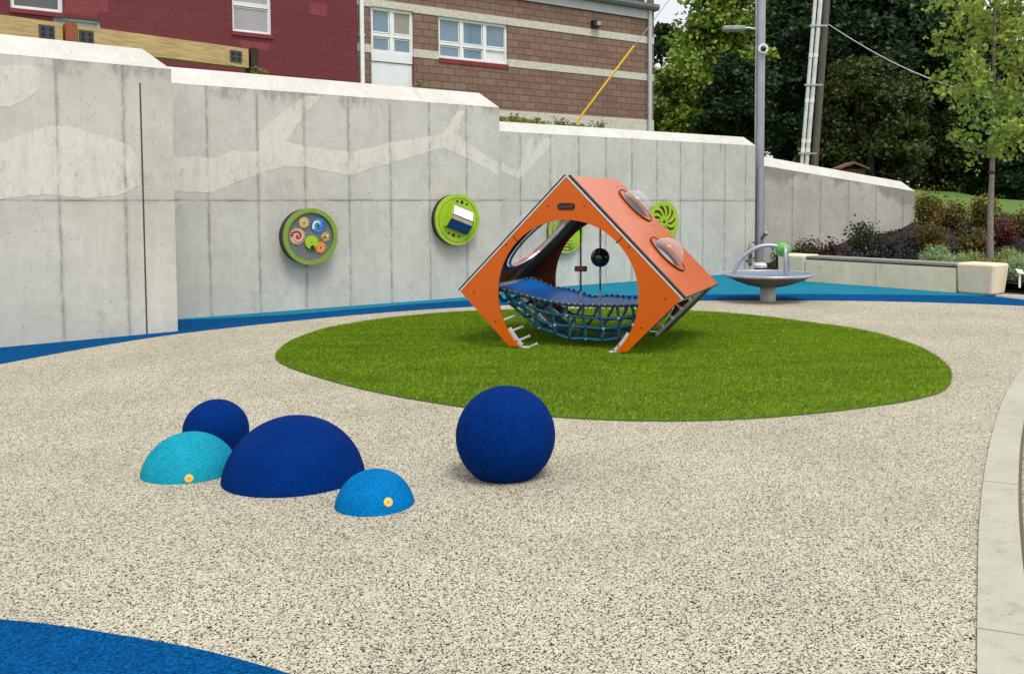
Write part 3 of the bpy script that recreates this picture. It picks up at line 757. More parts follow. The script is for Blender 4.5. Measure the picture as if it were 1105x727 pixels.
        # corner beam between front and back
        b = MB(); b.box((sg*(w-.17),.03,zc-.055),(sg*(w-.07),q1-.03,zc+.035)); b.build('corner_beam', M_aluw, root)
        # feet
        for qq in (.035, q1-.1):
            b = MB(); b.box((sg*.41,qq,.005),(sg*.52,qq+.055,.030), bev=.006); b.build('foot', M_aluw, root)
    # round windows
    def bubble(sg, cr, cq, r, hgt, flange):
        M = slope(sg) @ Matrix.Translation((cr, cq, 0))
        f = MB(); f.lathe([(r+.001,.027),(flange,.027),(flange,.036),(r+.001,.036),(r+.001,.027)], M, 48, False)
        ring = f.build('window_flange', M_orange, root)
        e = MB(); e.lathe([(flange+.001,.0265),(flange+.009,.0265),(flange+.009,.043),(flange+.001,.043),(flange+.001,.0265)], M, 48, False); e.build('flange_edge', M_black, ring)
        g = MB(); rs = (r*r+hgt*hgt)/(2*hgt); a0 = math.asin(min(1, r/rs))
        g.lathe([(r*.99,.012)]+[(max(rs*math.sin(a0*(1-i/16)), 1e-4), .038+hgt-rs+rs*math.cos(a0*(1-i/16))) for i in range(17)], M, 48)
        g.build('bubble', M_clear, root)
        k = MB(); k.lathe([(r-.018,-.012),(r+.02,-.012),(r+.02,-.0),(r-.018,0),(r-.018,-.012)], M, 48, False); k.build('window_ring', M_black, root)
        return M
    bubble(1, .42, 1.24, .175, .155, .225); bubble(1, 1.10, .74, .175, .155, .225)
    M = bubble(-1, .86, .80, .46, .24, .50)
    k = MB(); k.lathe([(.40,-.03),(.425,-.03),(.425,-.014),(.40,-.014),(.40,-.03)], M, 48, False); k.build('window_ring', M_alu, root)
    # small fixings round the bubbles
    fx = MB(); Mr = slope(1)
    for (cr, cq) in ((.42,1.24),(1.10,.74)):
        for t in range(0, 360, 60):
            for dt in (-6, 0, 6):
                x = cr+.285*math.cos(math.radians(t+dt)); y = cq+.285*math.sin(math.radians(t+dt))
                if y < 1.54: fx.box((x-.004,y-.004,.0262),(x+.004,y+.004,.028), Mr)
    fx.each('fixing', M_darkm, root)
    # blue membrane
    def zt(p):
        pts = [(-.95,.60),(-.85,.588),(-.6,.535),(-.35,.478),(-.1,.442),(.15,.438),(.45,.445),(.75,.462),(.95,.52)]
        return pl(p, pts)
    b = MB(); nx, ny = 34, 10; vs = []
    for lay in (0, -.008):
        for i in range(nx+1):
            p = -.93+1.86*i/nx
            for j in range(ny+1):
                k = j/ny; q = .16+1.02*k + (-.10*math.sin(PI*(i/nx)) if j == ny else 0)
                z = zt(p)+.012*math.sin(k*PI*3+p*4)*.5-.035*math.sin(PI*k)+.012*math.sin(p*14)*(k)
                vs.append((p, q, z+lay))
    N1 = (nx+1)*(ny+1); fs = []
    for i in range(nx):
        for j in range(ny):
            a_ = i*(ny+1)+j; fs.append((a_, a_+ny+1, a_+ny+2, a_+1)); fs.append((a_+N1, a_+1+N1, a_+ny+2+N1, a_+ny+1+N1))
    b.add(vs, fs, True); b.build('membrane', M_mat, root)
    # net
    net = MB(); conn = MB(); cap = MB(); kn = MB()
    cols = [-.86,-.73,-.57,-.40,-.23,-.06,.11,.28,.45,.60,.73,.84]
    rows = 8
    rn = random.Random(5); G = {}
    for i, p in enumerate(cols):
        z0 = zt(p); e = max(0, 1-abs((p-.1)/.86)**2.6)
        depth = .16+.20*e
        for j in range(rows):
            k = j/(rows-1)
            if k <= .45: q = .15+.10*(k/.45)+.02; z = z0-depth*(k/.45)
            else:
                kk = (k-.45)/.55; q = .25+.95*kk; z = z0-depth*(1-.75*kk**2.2)
            pp = p+(.0 if j == 0 else rn.uniform(-.018,.018))+(.07*(k/.4 if k < .4 else 1)*(1-e)*(-1 if p > 0 else 1))
            G[i,j] = Vector((pp, q, z+(rn.uniform(-.012,.012) if j else 0)))
    for i in range(len(cols)):
        net.tube(spline([G[i,j] for j in range(rows)], 3), .0150, 7)
    for j in range(rows):
        lst = [G[i,j] for i in range(len(cols))]
        if j: lst = [v+Vector((0,0,0)) for v in lst[1:-1]]
        (conn if j == 0 else net).tube(spline(lst, 3), .015 if j == 0 else .0150, 7)
    for (i, j), v in G.items():
        if j == 0 or j > 6 or i in (0, len(cols)-1): continue
        (kn if (i+j) % 3 else cap).sphere(v, .019, 8, 6)
    # hanging loops under the front
    for i in (2, 5, 8):
        A, B = G[i,4], G[i+1,4]; m = (A+B)/2+Vector((0,-.02,-.045)); net.tube(spline([A, m, B], 6), .0125, 7)
    net.each('net_rope', M_rope, root); conn.build('net_edge', M_ropek, root); cap.each('rope_clamp', M_aluw, root); kn.each('rope_knot', M_ropek, root)
    # eyelets and ties along the membrane edges
    ey = MB(); dk = MB()
    for i in range(30):
        p = -.9+1.8*i/29; ey.sphere((p,.145,zt(p)+.014), .008, 6, 5); dk.tube([(p-.012,.17,zt(p)+.012),(p,.14,zt(p)-.002),(p+.012,.15,zt(p)-.02)], .007, 5)
        ey.sphere((p,1.16-.10*math.sin(PI*i/29),zt(p)+.014+.012*math.sin(p*14)), .008, 6, 5); dk.sphere((p+.02,1.18-.10*math.sin(PI*i/29),zt(p)+.005+.012*math.sin(p*14)), .014, 6, 5)
    ey.each('eyelet', M_alu, root); dk.each('lacing', M_ropek, root)
    # pegs
    for sg in (1,-1):
        for k, th_ in enumerate((202,212.5,222,231)):
            t = math.radians(th_); px, pz = R*.985*math.cos(t)*-sg*-1, zc+R*.985*math.sin(t)
            px = sg*abs(px)
            b = MB(); b.tube([(px,.024,pz),(px-sg*.01,.30,pz+.012)], .013, 10); b.sphere((px-sg*.01,.30,pz+.012), .018, 10, 8); b.build('peg', M_aluw, root)
        for k in range(4):
            r = .16+.135*k; o3 = slope(sg, False) @ Vector((r, .9, -.02)); b = MB()
            b.tube([o3, o3+Vector((-sg*.07,-.0,.07))], .012, 8); b.sphere(o3, .02, 10, 8); b.build('peg', M_aluw, root)
    # braces beneath
    for sg in (-1,):
        b = MB(); b.tube([(-.36,1.35,.03),(-.62,1.12,.30)], .018, 8); b.tube([(-.36,1.35,.03),(-.33,1.12,.20)], .013, 8); b.build('brace', M_aluw, root)
    # hanging rods
    b = MB(); b.tube([(-.032,.5,.44),(-.032,.5,1.60)], .009, 8); rod = b.build('rod', M_darkm, root)
    b = MB(); b.box((-.093,.47,.742),(.029,.53,.796), bev=.012); b.build('slider', M_rust, rod)
    b = MB(); b.tube([(-.032,.5,.45),(-.032,.5,.54)], .014, 8); b.build('ferrule', M_alu, rod)
    b = MB(); b.tube([(.10,.72,.44),(.10,.72,1.54)], .009, 8); rod = b.build('rod', M_darkm, root)
    b = MB(); b.sphere((.10,.72,.872), .098, 28, 18); b.build('sphere_bead', mat('gloss_black_plastic', (.012,.013,.014), .22, 0, .1, 5, coat=.5), rod)
    for za in (.45, .66, 1.02): 
        b = MB(); b.tube([(.10,.72,za),(.10,.72,za+.09)], .014, 8); b.build('ferrule', M_alu, rod)
    return root
cube()

# ------------------------------------------------------------------ wall play panels
def panel_root(name, A, B, u, v, label, out=.0):
    t, z = hit(A, B, u, v); d = (B-A).normalized(); p = A+d*t+Vector((d.y, -d.x, 0))*out
    return tag(empty(name, (p.x, p.y, z), math.atan2(d.y, d.x)), label, 'play panel', 'round play panels fixed to the wall')
RY = Matrix(((1,0,0,0),(0,0,-1,0),(0,1,0,0),(0,0,0,1)))   # local (a,b,c) -> (a,-c,b): c points out of the wall
def disc(b, r, c0, c1, x=0, z=0, n=48, ri=0):
    M = Matrix.Translation((x, 0, z)) @ RY
    if ri: b.lathe([(ri,c0),(r,c0),(r,c1),(ri,c1),(ri,c0)], M, n, False)
    else: b.lathe([(1e-4,c0),(r,c0),(r,c1),(1e-4,c1)], M, n, False)
    return b
g1 = panel_root('gear_panel', *Wb[2], 330, 255, 'round lime framed panel of coloured spiral gears on the wall, leftmost', .06)
disc(MB(), .365, -.06, .075).build('backing_drum', M_black, g1)
disc(MB(), .33, .0752, .082).build('backboard', mat('slate_board', (.13,.15,.155), .5), g1)
rim = disc(MB(), .372, .078, .115, ri=.315).build('rim', M_limed, g1)
b = MB()
for k in range(5): t = math.radians(90+72*k-20); disc(b, .011, .115, .120, .345*math.cos(t), .345*math.sin(t), 10)
b.each('bolt', M_alu, rim)
def gear(r, teeth, x, z, c0, c1, m, arms=None, m2=None, disc_r=.72, turns=1.1):
    pts = []
    for k in range(teeth):
        for q, rr in ((-.28, r*.80), (-.16, r), (.16, r), (.28, r*.80)):
            t = 2*PI*(k+q)/teeth; pts.append((x+rr*math.cos(t), z+rr*math.sin(t)))
    b = MB(); b.prism(pts, c0, c1, RY); o = b.build('gear', m, g1)
    if m2:
        for mm, ph in zip(m2, (0, PI)):
            s = MB(); L = []
            for i in range(40):
                k = i/39; rr = r*disc_r*(.12+.88*k); t = ph+turns*2*PI*k; L.append((x+rr*math.cos(t), -(c1+.002), z+rr*math.sin(t)))
            s.tube(L, [r*.06+r*.10*i/39 for i in range(40)], 6); s.v = [(a, max(y, -(c1+.006)), c) for a, y, c in s.v]; s.build('spiral', mm, o)
    h = MB(); disc(h, r*.10, c1, c1+.012, x, z, 10); h.build('hub', M_darkm, o)
    return o
sc = .37/268; sx = .37/235
gm = lambda n, c: mat(n, c, .45, 0, .08, 8)
white_p, pink_p, red_p, blue_p = gm('white_print', (.75,.72,.72)), gm('pink_print', (.75,.30,.33)), gm('maroon_print', (.30,.02,.05)), gm('blue_print', (.03,.13,.42))
gear(.078, 12, (315-370)*sx, (370-235)*sc, .084, .096, gm('tan_plastic', (.55,.42,.16)))
gear(.110, 18, (440-370)*sx, (370-262)*sc, .086, .098, gm('blue_gear_plastic', (.05,.22,.50)), m2=(white_p, blue_p), turns=.6, disc_r=.75)
gear(.112, 18, (255-370)*sx, (370-365)*sc, .084, .096, gm('cream_gear_plastic', (.62,.50,.30)), m2=(pink_p, red_p), turns=1.0)
gear(.070, 9, (500-370)*sx, (370-375)*sc, .084, .096, gm('brown_gear_plastic', (.45,.32,.12)), m2=(white_p, red_p), turns=.1)
gear(.080, 12, (455-370)*sx, (370-475)*sc, .084, .096, gm('orange_gear_plastic', (.75,.27,.05)))
k = disc(MB(), .088, .084, .112, (375-370)*sx, (370-425)*sc).build('crank_disc', M_lime, g1)
b = MB(); disc(b, .028, .112, .116, (380-370)*sx, (370-472)*sc, 16); disc(b, .008, .112, .115, (375-370)*sx, (370-425)*sc, 8)
b.each('finger_hole', M_black, k)

g2 = panel_root('mirror_panel', *Wb[2], 489, 237, 'round lime panel on the wall with a tilted mirrored drum', .05)
disc(MB(), .370, -.05, .05).build('backing_drum', M_black, g2)
dsk = disc(MB(), .375, .05, .085).build('disc', M_lime, g2)
disc(MB(), .325, .085, .092, ri=.318).build('groove_ring', M_limed, g2)
b = MB()
for x, z, r in ((-.01,.27,.018),(.07,.255,.027),(.15,.225,.018),(-.16,-.19,.018),(-.08,-.225,.027),(.01,-.245,.018)): disc(b, r, .0855, .089, x, z, 16)
b.each('sound_hole', M_black, g2)
# three-sided mirrored drum, its axis tilted across the disc
Mt = Matrix.Rotation(math.radians(20), 4, 'Y')
def prof_box(pts, x0, x1, m, nm, par):
    b = MB(); b.prism(pts, x0, x1, Mt @ Matrix(((0,0,1,0),(-1,0,0,0),(0,1,0,0),(0,0,0,1)))); return b.build(nm, m, par)   # pts = (out, z)
M_mirror = mat('mirror_face', (.80,.80,.80), .08, 1.0, .02, 3)
M_mirblue = mat('blue_mirror_face', (.03,.14,.30), .15, .6, .1, 3)
M_tanm = mat('tan_face', (.42,.36,.27), .5, .0, .1, 6)
bx_ = prof_box([(.086,-.16),(.15,-.155),(.21,-.04),(.20,.03),(.15,.17),(.086,.175)], -.185, .185, M_darkm, 'drum', g2)
prof_box([(.2115,.035),(.1605,.168),(.1575,.166),(.2085,.033)], -.175, .175, M_white, 'mirror_face', bx_)
prof_box([(.212,-.035),(.212,.02),(.2095,.02),(.2095,-.035)], -.175, .175, M_tanm, 'tan_face', bx_)
prof_box([(.1535,-.155),(.2125,-.045),(.2100,-.044),(.1510,-.154)], -.175, .175, M_mirblue, 'blue_face', bx_)
for sx_ in (-1, 1): prof_box([(.085,-.17),(.16,-.16),(.225,-.04),(.22,.04),(.16,.18),(.085,.185)], sx_*.190, sx_*.205, M_lime, 'side_bracket', g2)

g3 = panel_root('ring_panel', *Wb[3], 608, 249.5, 'round lime panel of nested curved slots, seen through the play cube')
disc(MB(), .355, .0, .05).build('backing_drum', M_black, g3)
disc(MB(), .345, .0502, .054).build('backboard', mat('pale_grey_board', (.40,.42,.36), .5), g3)
for k, r in enumerate((.37,.30,.235,.175,.115)):
    b = MB(); M = Matrix.Translation((.0,0,.0)) @ RY; disc(b, r, .055+.004*k, .085+.004*k, .02*k, -.012*k, 40, r-.035); b.build('ring', M_lime, g3)
b = MB()
for k in range(4): t = math.radians(20+90*k); disc(b, .045, .103, .12, .25*math.cos(t), .25*math.sin(t), 16)
b.each('knob', M_limed, g3)

g4 = panel_root('wheel_panel', *Wb[3], 713, 239.3, 'round lime spoked wheel panel on the wall, right of the play cube roof')
disc(MB(), .34, .0, .06).build('backing_drum', M_rust, g4)
disc(MB(), .345, .0, .055, ri=.342).build('drum_edge', M_black, g4)
disc(MB(), .375, .062, .085, ri=.30).build('rim', M_lime, g4)
disc(MB(), .09, .062, .090).build('hub', M_lime, g4)
for k in range(11):
    b = MB(); ts = 2*PI*k/11; L = []; Rr = []
    inner, outer = [], []
    for i in range(9):
        q = i/8; rr = .08+.235*q; t = ts+.55*q*q; wd = (.018+.016*q)
        inner.append((rr*math.cos(t)-wd*math.sin(t+.4*q), rr*math.sin(t)+wd*math.cos(t+.4*q))); outer.append((rr*math.cos(t)+wd*math.sin(t+.4*q), rr*math.sin(t)-wd*math.cos(t+.4*q)))
    b.prism(inner+outer[::-1], .0625+.00005*k, .0835+.00005*k, RY); b.build('spoke', M_lime, g4)
b = MB(); disc(b, .03, .090, .094, n=16)
for k in range(6): t = PI/3*k; disc(b, .008, .090, .093, .06*math.cos(t), .06*math.sin(t), 8)
b.each('hub_hole', M_black, g4)

# ------------------------------------------------------------------ spinner dish
def spinner():
    c = P(828.5,325.6)+Vector((.02,.115,0)); root = tag(empty('spinner_dish', (c.x, c.y, 0)), 'grey shallow spinner dish on a short pedestal with arched rails and green ball', 'spinner')
    b = MB(); b.lathe([(.115,0),(.115,.21),(.10,.22)], None, 32); b.build('pedestal', mat('pedestal_grey', (.40,.40,.39), .5, .2), root)
    b = MB(); b.lathe([(1e-3,.205),(.17,.208),(.30,.235),(.46,.29),(.58,.345),(.635,.375)], None, 64); b.build('dish', M_dish, root)
    b = MB(); b.lathe([(1e-3,.345),(.40,.355),(.60,.378),(.632,.392)], None, 64); b.build('dish_floor', M_dishin, root)
    b = MB(); b.tube([(.645*math.cos(2*PI*k/64), .645*math.sin(2*PI*k/64), .388) for k in range(64)], .021, 10, closed=True); b.build('rim', mat('dish_rim_grey', (.42,.42,.43), .4, .5), root)
    bp = Vector((.21,.0,.745))
    def arch(pts, r=.029):
        b = MB(); b.tube(spline(pts, 8), r, 12); b.build('rail', M_tube, root)
    arch([(-.50,-.02,.36),(-.475,-.02,.47),(-.36,-.02,.65),(-.17,-.01,.775),(.0,.0,.805),(.13,.0,.79),(.21,.0,.76)])
    arch([(.215,.0,.78),(.215,-.09,.785),(.21,-.19,.745),(.205,-.24,.62),(.205,-.245,.48),(.205,-.245,.36)])
    arch([(.22,.02,.76),(.27,.10,.70),(.315,.17,.58),(.33,.2,.46),(.33,.2,.36)])
    b = MB(); b.sphere(bp, .105, 32, 20); b.build('ball', M_green, root)
spinner()

# ------------------------------------------------------------------ bench
def bench():
    A, B = P(836,301.0), P(1072.5,319.6); B = B; A = Vector((3.30,17.62,0))
    d = (B-A).normalized(); L = (B-A).length
    root = tag(frame('bench', A, B), 'long low cast stone bench with timber seat boards and rounded end blocks', 'bench')
    def block(x0, x1, w0, w1, h, m, nm, bev=.04, taper=0):
        bm = bmesh.new(); bmesh.ops.create_cube(bm, size=1)
        for v in bm.verts:
            v.co = Vector((x0+(x1-x0)*(v.co.x+.5), w0+(w1-w0)*(v.co.y+.5), h*(v.co.z+.5)))
            if v.co.z < .01 and taper: v.co.x += (-taper if v.co.x > (x0+x1)/2 else taper*.3); v.co.y += (taper*.5 if v.co.y < .2 else -taper*.5)
        bmesh.ops.bevel(bm, geom=bm.edges[:], offset=bev, segments=4, profile=.5, affect='EDGES'); bm.verts.index_update()
        b = MB(); b.add([v.co.copy() for v in bm.verts], [[v.index for v in f.verts] for f in bm.faces], True); bm.free(); b.wn = True; return b.build(nm, m, root)
    xl = .62; xr = L-.62
    n = 2; xs_ = [xl+.004+(xr-xl-.008)*i/n for i in range(n+1)]
    for i in range(n):
        b = MB(); b.box((xs_[i]+.004, .012, -.03), (xs_[i+1]-.004, .46, .395)); b.build('seat_base', M_bench, root)
    block(0, xl, 0, .48, .475, M_bench, 'end_block', .045, .03); block(xr, L, -.01, .50, .485, M_bench, 'end_block', .045, .05)
    b = MB(); b.box((xl+.01,.06,.396),(xr-.01,.44,.418)); b.build('shadow_gap_rail', M_black, root)
    for i in range(4):
        b = MB(); b.box((xl+.012,.028+.108*i,.419),(xr-.012,.028+.108*i+.098,.462), bev=.006); b.build('seat_board', M_bwood, root)
bench()

# ------------------------------------------------------------------ light pole
def lamp_post():
    base = Vector((3.40,20.2,0)); root = tag(empty('lamp_post', base), 'tall round grey metal pole with a small camera, at the end of the long wall', 'lamp post')
    b = MB(); b.tube([(0,0,0),(0,0,7.6)], .092, 20); b.build('pole', M_pole, root)
    b = MB(); b.lathe([(.17,0),(.18,.03),(.18,.10),(.13,.14),(.095,.15)], None, 12, False); b.build('base_cover', M_white, root)
    z = PY(819.5,53,20.1).z
    b = MB(); b.tube([(.03,-.07,z),(.03,-.15,z)], .105, 20); cm_ = b.build('camera_housing', M_white, root)
    b = MB(); b.sphere((.03,-.15,z), .062, 18, 12); b.build('camera_lens', M_darkglass, cm_)
    zl = PY(800,32,20.2).z
    b = MB(); b.tube([(0,0,zl-.02),(-.25,0,zl+.03),(-.4,0,zl+.02)], .025, 8); b.build('arm', M_pole, root)
    b = MB(); b.box((-.80,-.13,zl-.03),(-.34,.13,zl+.06), bev=.025); b.build('lamp_head', mat('lamp_head_grey', (.30,.31,.32), .4), root)
    b = MB(); b.tube([(.05,-.08,.66),(.10,-.17,.75)], .035, 10); b.sphere((.11,-.18,.765), .05, 12, 8); b.build('fitting', M_tube, root)
    b = MB(); b.tube([(-.10,-.02,.0),(-.105,-.02,7.0)], .018, 8); b.build('conduit', M_steel, root)
lamp_post()

# ------------------------------------------------------------------ buildings
Ab = Vector((-3.41-.789*20, 28.7-.614*20, 0)); db = Vector((.789,.614,0)).normalized(); Bb = Ab+db*20
def hb(u, v): return hit(Ab, Bb, u, v)
def facade(name, x0, x1, z0, z1, holes, m, root, y0=0, T=.3):
    X = sorted({x0, x1, *[h[0] for h in holes], *[h[1] for h in holes]}); Z = sorted({z0, z1, *[h[2] for h in holes], *[h[3] for h in holes]})
    b = MB()
    for a, c in zip(X, X[1:]):
        for e, f in zip(Z, Z[1:]):
            mx, mz = (a+c)/2, (e+f)/2
            if any(h[0] < mx < h[1] and h[2] < mz < h[3] for h in holes): continue
            b.box((a, y0, e), (c, y0+T, f))
    cells = [b.v[i:i+8] for i in range(0, len(b.v), 8)]; n = len(cells); grp = list(range(n))
    def rng(c): xs_ = [v[0] for v in c]; zs_ = [v[2] for v in c]; return min(xs_), max(xs_), min(zs_), max(zs_)
    ch = True
    while ch:
        ch = False
        for i in range(n):
            for j in range(i):
                if grp[i] == grp[j]: continue
                A, B = rng(cells[i]), rng(cells[j])
                ox = min(A[1], B[1])-max(A[0], B[0]); oz = min(A[3], B[3])-max(A[2], B[2])
                if ox > -1e-6 and oz > -1e-6 and max(ox, oz) > 1e-4: m_ = min(grp[i], grp[j]); M_ = max(grp[i], grp[j]); grp = [m_ if q == M_ else q for q in grp]; ch = True
    o = None
    for g_ in sorted(set(grp)):
        p = MB()
        for i in range(n):
            if grp[i] == g_: p.add(cells[i], [(0,3,2,1),(4,5,6,7),(0,1,5,4),(1,2,6,5),(2,3,7,6),(3,0,4,7)])
        o = p.build(name, m, root)
    return o
def window(root, x0, x1, z0, z1, cols, rows, y=.06, fw=.06, mats=None, name='window', fm=None):
    """cols / rows: fractions"""
    fm = fm or M_white; b = MB()
    b.box((x0,y,z0),(x0+fw,y+.07,z1)); b.box((x1-fw,y,z0),(x1,y+.07,z1)); b.box((x0+fw,y,z1-fw),(x1-fw,y+.07,z1)); b.box((x0+fw,y,z0),(x1-fw,y+.07,z0+fw))
    cx = [x0]+[x0+(x1-x0)*c for c in cols]+[x1]; cz = [z0]+[z0+(z1-z0)*r for r in rows]+[z1]
    for c in cx[1:-1]: b.box((c-fw*.6,y+.004,z0+fw),(c+fw*.6,y+.066,z1-fw))
    for r in cz[1:-1]: b.box((x0+fw,y+.002,r-fw*.5),(x1-fw,y+.068,r+fw*.5))
    w_ = b.build(name, fm, root)
    sf = MB(); k = 0
    for i in range(len(cx)-1):
        for j in range(len(cz)-1):
            m = (mats or {}).get((i,j), M_glass)
            xa, xb, za, zb = cx[i]+.02, cx[i+1]-.02, cz[j]+.02, cz[j+1]-.02
            p = MB(); p.box((xa,y+.045,za),(xb,y+.05,zb)); p.build('pane', m, w_)
            # sash edge
            a_ = fw*.62+.02; e = MB()
            for q in (((xa+a_-.03,y+.03,za+a_-.03),(xb-a_+.03,y+.044,za+a_)), ((xa+a_-.03,y+.03,zb-a_),(xb-a_+.03,y+.044,zb-a_+.03)), ((xa+a_-.03,y+.03,za+a_),(xa+a_,y+.044,zb-a_)), ((xb-a_,y+.03,za+a_),(xb-a_+.03,y+.044,zb-a_))): e.box(*q)
            e.each('sash', fm, w_)
    return w_
xr0 = hb(386.5,100)[0]; xbr = hb(705.5,60)[0]
# brick building
Rb = tag(frame('brick_building', Ab, Bb), 'brown split block building with pale stone bands and white window and door', 'building')
wx0 = (hb(472.9,17.6)[0]+hb(473.7,62.7)[0])/2; wx1 = hb(547.8,27)[0]; wz1 = (hb(472.9,17.6)[1]+hb(547.8,26.9)[1])/2; wz0 = (hb(473.7,62.7)[1]+hb(547.8,70)[1])/2
dx0 = hb(400,8)[0]; dx1 = hb(446,12)[0]; dz1 = (hb(399.5,7.3)[1]+hb(445,11.7)[1])/2; dz0 = 3.9; dzm = hb(400,56)[1]
bz = 4.18; B2 = (hb(560,65.5)[1]+hb(697,79.5)[1])/2; B1_ = (hb(500,12.3)[1]+hb(697,40)[1])/2; B2b = B2-.225; B1b = B1_-.225
zf0 = (hb(600,6)[1]+hb(697,21)[1])/2; zf1 = zf0+.28; zg = zf1+.2
hol = [(wx0,wx1,wz0-.13,wz1),(dx0,dx1,3.5,dz1)]
for (e, f) in ((bz, B2b), (B2, B1b), (B1_, zf0)):
    hh = [(a, c, max(g0, e), min(g1, f)) for a, c, g0, g1 in hol if g0 < f and g1 > e]
    facade('wall', xr0, xbr, e, f, hh, M_brick, Rb)
facade('stone_base', xr0, xbr, 2.8, bz, [(dx0,dx1,3.5,bz)], M_band, Rb, -.02, .32)
for (e, f) in ((B2b, B2), (B1b, B1_)):
    hh = [(a, c, max(g0, e), min(g1, f)) for a, c, g0, g1 in hol if g0 < f and g1 > e]
    facade('stone_band', xr0, xbr, e, f, hh, M_band, Rb, -.012, .312)
b = MB(); b.box((xr0,.3,2.8),(xbr,9,zf0+2.2)); b.build('building_core', M_brick, Rb)
pm = {(2,0): M_litpane}
window(Rb, wx0, wx1, wz0, wz1, (1/3, 2/3), (.36,), mats=pm, fw=.075)
b = MB(); b.box((wx0-.01,-.03,wz0-.13),(wx1+.01,.10,wz0-.002)); b.build('window_sill', M_redtrim, Rb)
dw = window(Rb, dx0, dx1, dzm, dz1, (.5,), (.40,), mats={(1,1): M_tanblind}, fw=.085, name='door_window')
b = MB(); zp = hb(400,65)[1]; b.box((dx0,.055,zp),(dx1,.12,dzm-.002)); b.box((dx0,.09,3.3),(dx1,.14,zp-.02)); b.build('door', M_pwhite, Rb)
b = MB(); b.box((dx1-.015,-.004,3.4),(dx1+.012,.1,dzm)); b.build('door_trim', M_redtrim, Rb)
b = MB(); b.box((xr0,-.06,zf0),(xbr-.25,.1,zf1)); b.build('fascia', M_fascia, Rb)
b = MB(); b.prism([(-.06,zf1),(-.24,zf1+.02),(-.28,zf1+.10),(-.28,zg),(-.24,zg),(-.24,zf1+.12),(.05,zf1+.12),(.05,zf1)], xr0, xbr+.02, Matrix(((0,0,1,0),(1,0,0,0),(0,1,0,0),(0,0,0,1)))); b.build('gutter', mat('gutter_grey', (.16,.175,.18), .5, .2), Rb)
b = MB(); b.box((xr0,.02,zg),(xbr-.32,.2,zg+1.9)); b.build('clerestory_glass', M_darkglass, Rb)
b = MB(); b.box((xr0,-.02,zg+.0),(xbr-.34,.06,zg+.07)); b.box((xbr-.42,-.02,zg+.07),(xbr-.34,.06,zg+1.9)); b.build('clerestory_frame', M_white, Rb)
b = MB(); b.box((xbr-.30,.0,zf0),(xbr,.3,zg+2)); b.build('corner_pier', M_brick, Rb)
def spout(root, x, z0, z1, m=None, w=.07, y=-.13):
    b = MB(); b.box((x-w,y,z0),(x+w,y+.09,z1), bev=.015); o = b.build('downspout', m or M_fascia, root)
    c = MB()
    for zz in np.arange(z0+.8, z1, 1.7): c.box((x-w-.012,y-.004,zz),(x+w+.012,y+.1,zz+.05))
    c.each('bracket', m or M_fascia, o)
spout(Rb, hb(699.5,60)[0], 3.6, zf1+.1)
spout(Rb, hb(389.3,60)[0], 3.4, 9, M_white, .055)
lx, lz = hb(641,26.5)
b = MB(); b.box((lx-.14,-.20,lz-.10),(lx+.16,.0,lz+.11), bev=.02); wl = b.build('wall_lamp', M_darkm, Rb)
b = MB(); b.box((lx-.03,-.215,lz-.06),(lx+.13,-.19,lz+.08), bev=.01); b.build('lamp_lens', mat('frosted_lens', (.30,.33,.33), .3), wl)
sx1, sz1 = hb(707,73); b = MB(); b.sphere((xbr+.06,-.12,sz1), .12, 16, 10, (1,1,1)); b.tube([(xbr-.02,.0,sz1),(xbr+.05,-.1,sz1)], .03, 6); b.build('globe_fitting', M_white, Rb)
# red building
Rr = tag(frame('red_building', Ab, Bb), 'dark red painted block building with white framed windows behind the tall wall', 'building')
def Rw(a, b_, c, d): return (hb(*a)[0], hb(*b_)[0], hb(*c)[1], hb(*d)[1])
w1x0, w1x1 = hb(10.5,0)[0], hb(67,0)[0]; w1z0 = (hb(10.5,9.5)[1]+hb(67,15)[1])/2
w2x0, w2x1 = hb(249.5,20)[0], hb(292,20)[0]; w2z0 = (hb(249.5,34.5)[1]+hb(292,38.5)[1])/2
w3x0, w3x1 = hb(56.5,22)[0], hb(107.5,22)[0]; w3z1 = (hb(56.5,18)[1]+hb(107.5,23.5)[1])/2
w2z1 = w2z0+1.5
hol = [(w1x0,w1x1,w1z0,w1z0+1.5),(w2x0,w2x1,w2z0,w2z1),(w3x0,w3x1,w3z1-1.0,w3z1)]
facade('wall', -9, xr0-.05, 2.8, 9.6, hol, M_redblk, Rr, -.10, .40)
b = MB(); b.box((-9,.3,2.8),(xr0-.05,9,9.6)); b.build('building_core', M_redtrim, Rr)
window(Rr, w1x0, w1x1, w1z0, w1z0+1.5, (), (.5,), y=.0, mats={(0,0): M_screen}, fw=.07)
window(Rr, w2x0, w2x1, w2z0, w2z1, (), (.46,), y=.0, mats={(0,0): M_blind, (0,1): M_blind}, fw=.055)
window(Rr, w3x0, w3x1, w3z1-1.0, w3z1, (), (), y=-.04, mats={(0,0): mat('pale_blue_panel', (.38,.47,.55), .4)}, fw=.06, fm=M_fascia)
for (xa, xb, z) in ((w1x0,w1x1,w1z0),(w2x0,w2x1,w2z0)):
    b = MB(); b.box((xa-.03,-.14,z-.10),(xb+.03,.05,z-.003)); b.build('window_sill', M_redtrim, Rr)
# repainted areas
for poly in ([(70,0),(116,0),(116,14),(104,14),(104,20),(68,16)],[(333,4),(352,6),(351,19),(333,17)],[(258,44),(290,48),(289,56),(259,53)]):
    b = MB(); b.prism([hb(*q) for q in poly], 0, .003, Matrix(((1,0,0,0),(0,0,-1,-.1003),(0,1,0,0),(0,0,0,1)))); b.build('paint_patch', blocks('faded_red_paint', [(.20,.027,.036),(.22,.030,.040),(.24,.035,.044)], (.15,.018,.027), .15, .005, .05), Rr)

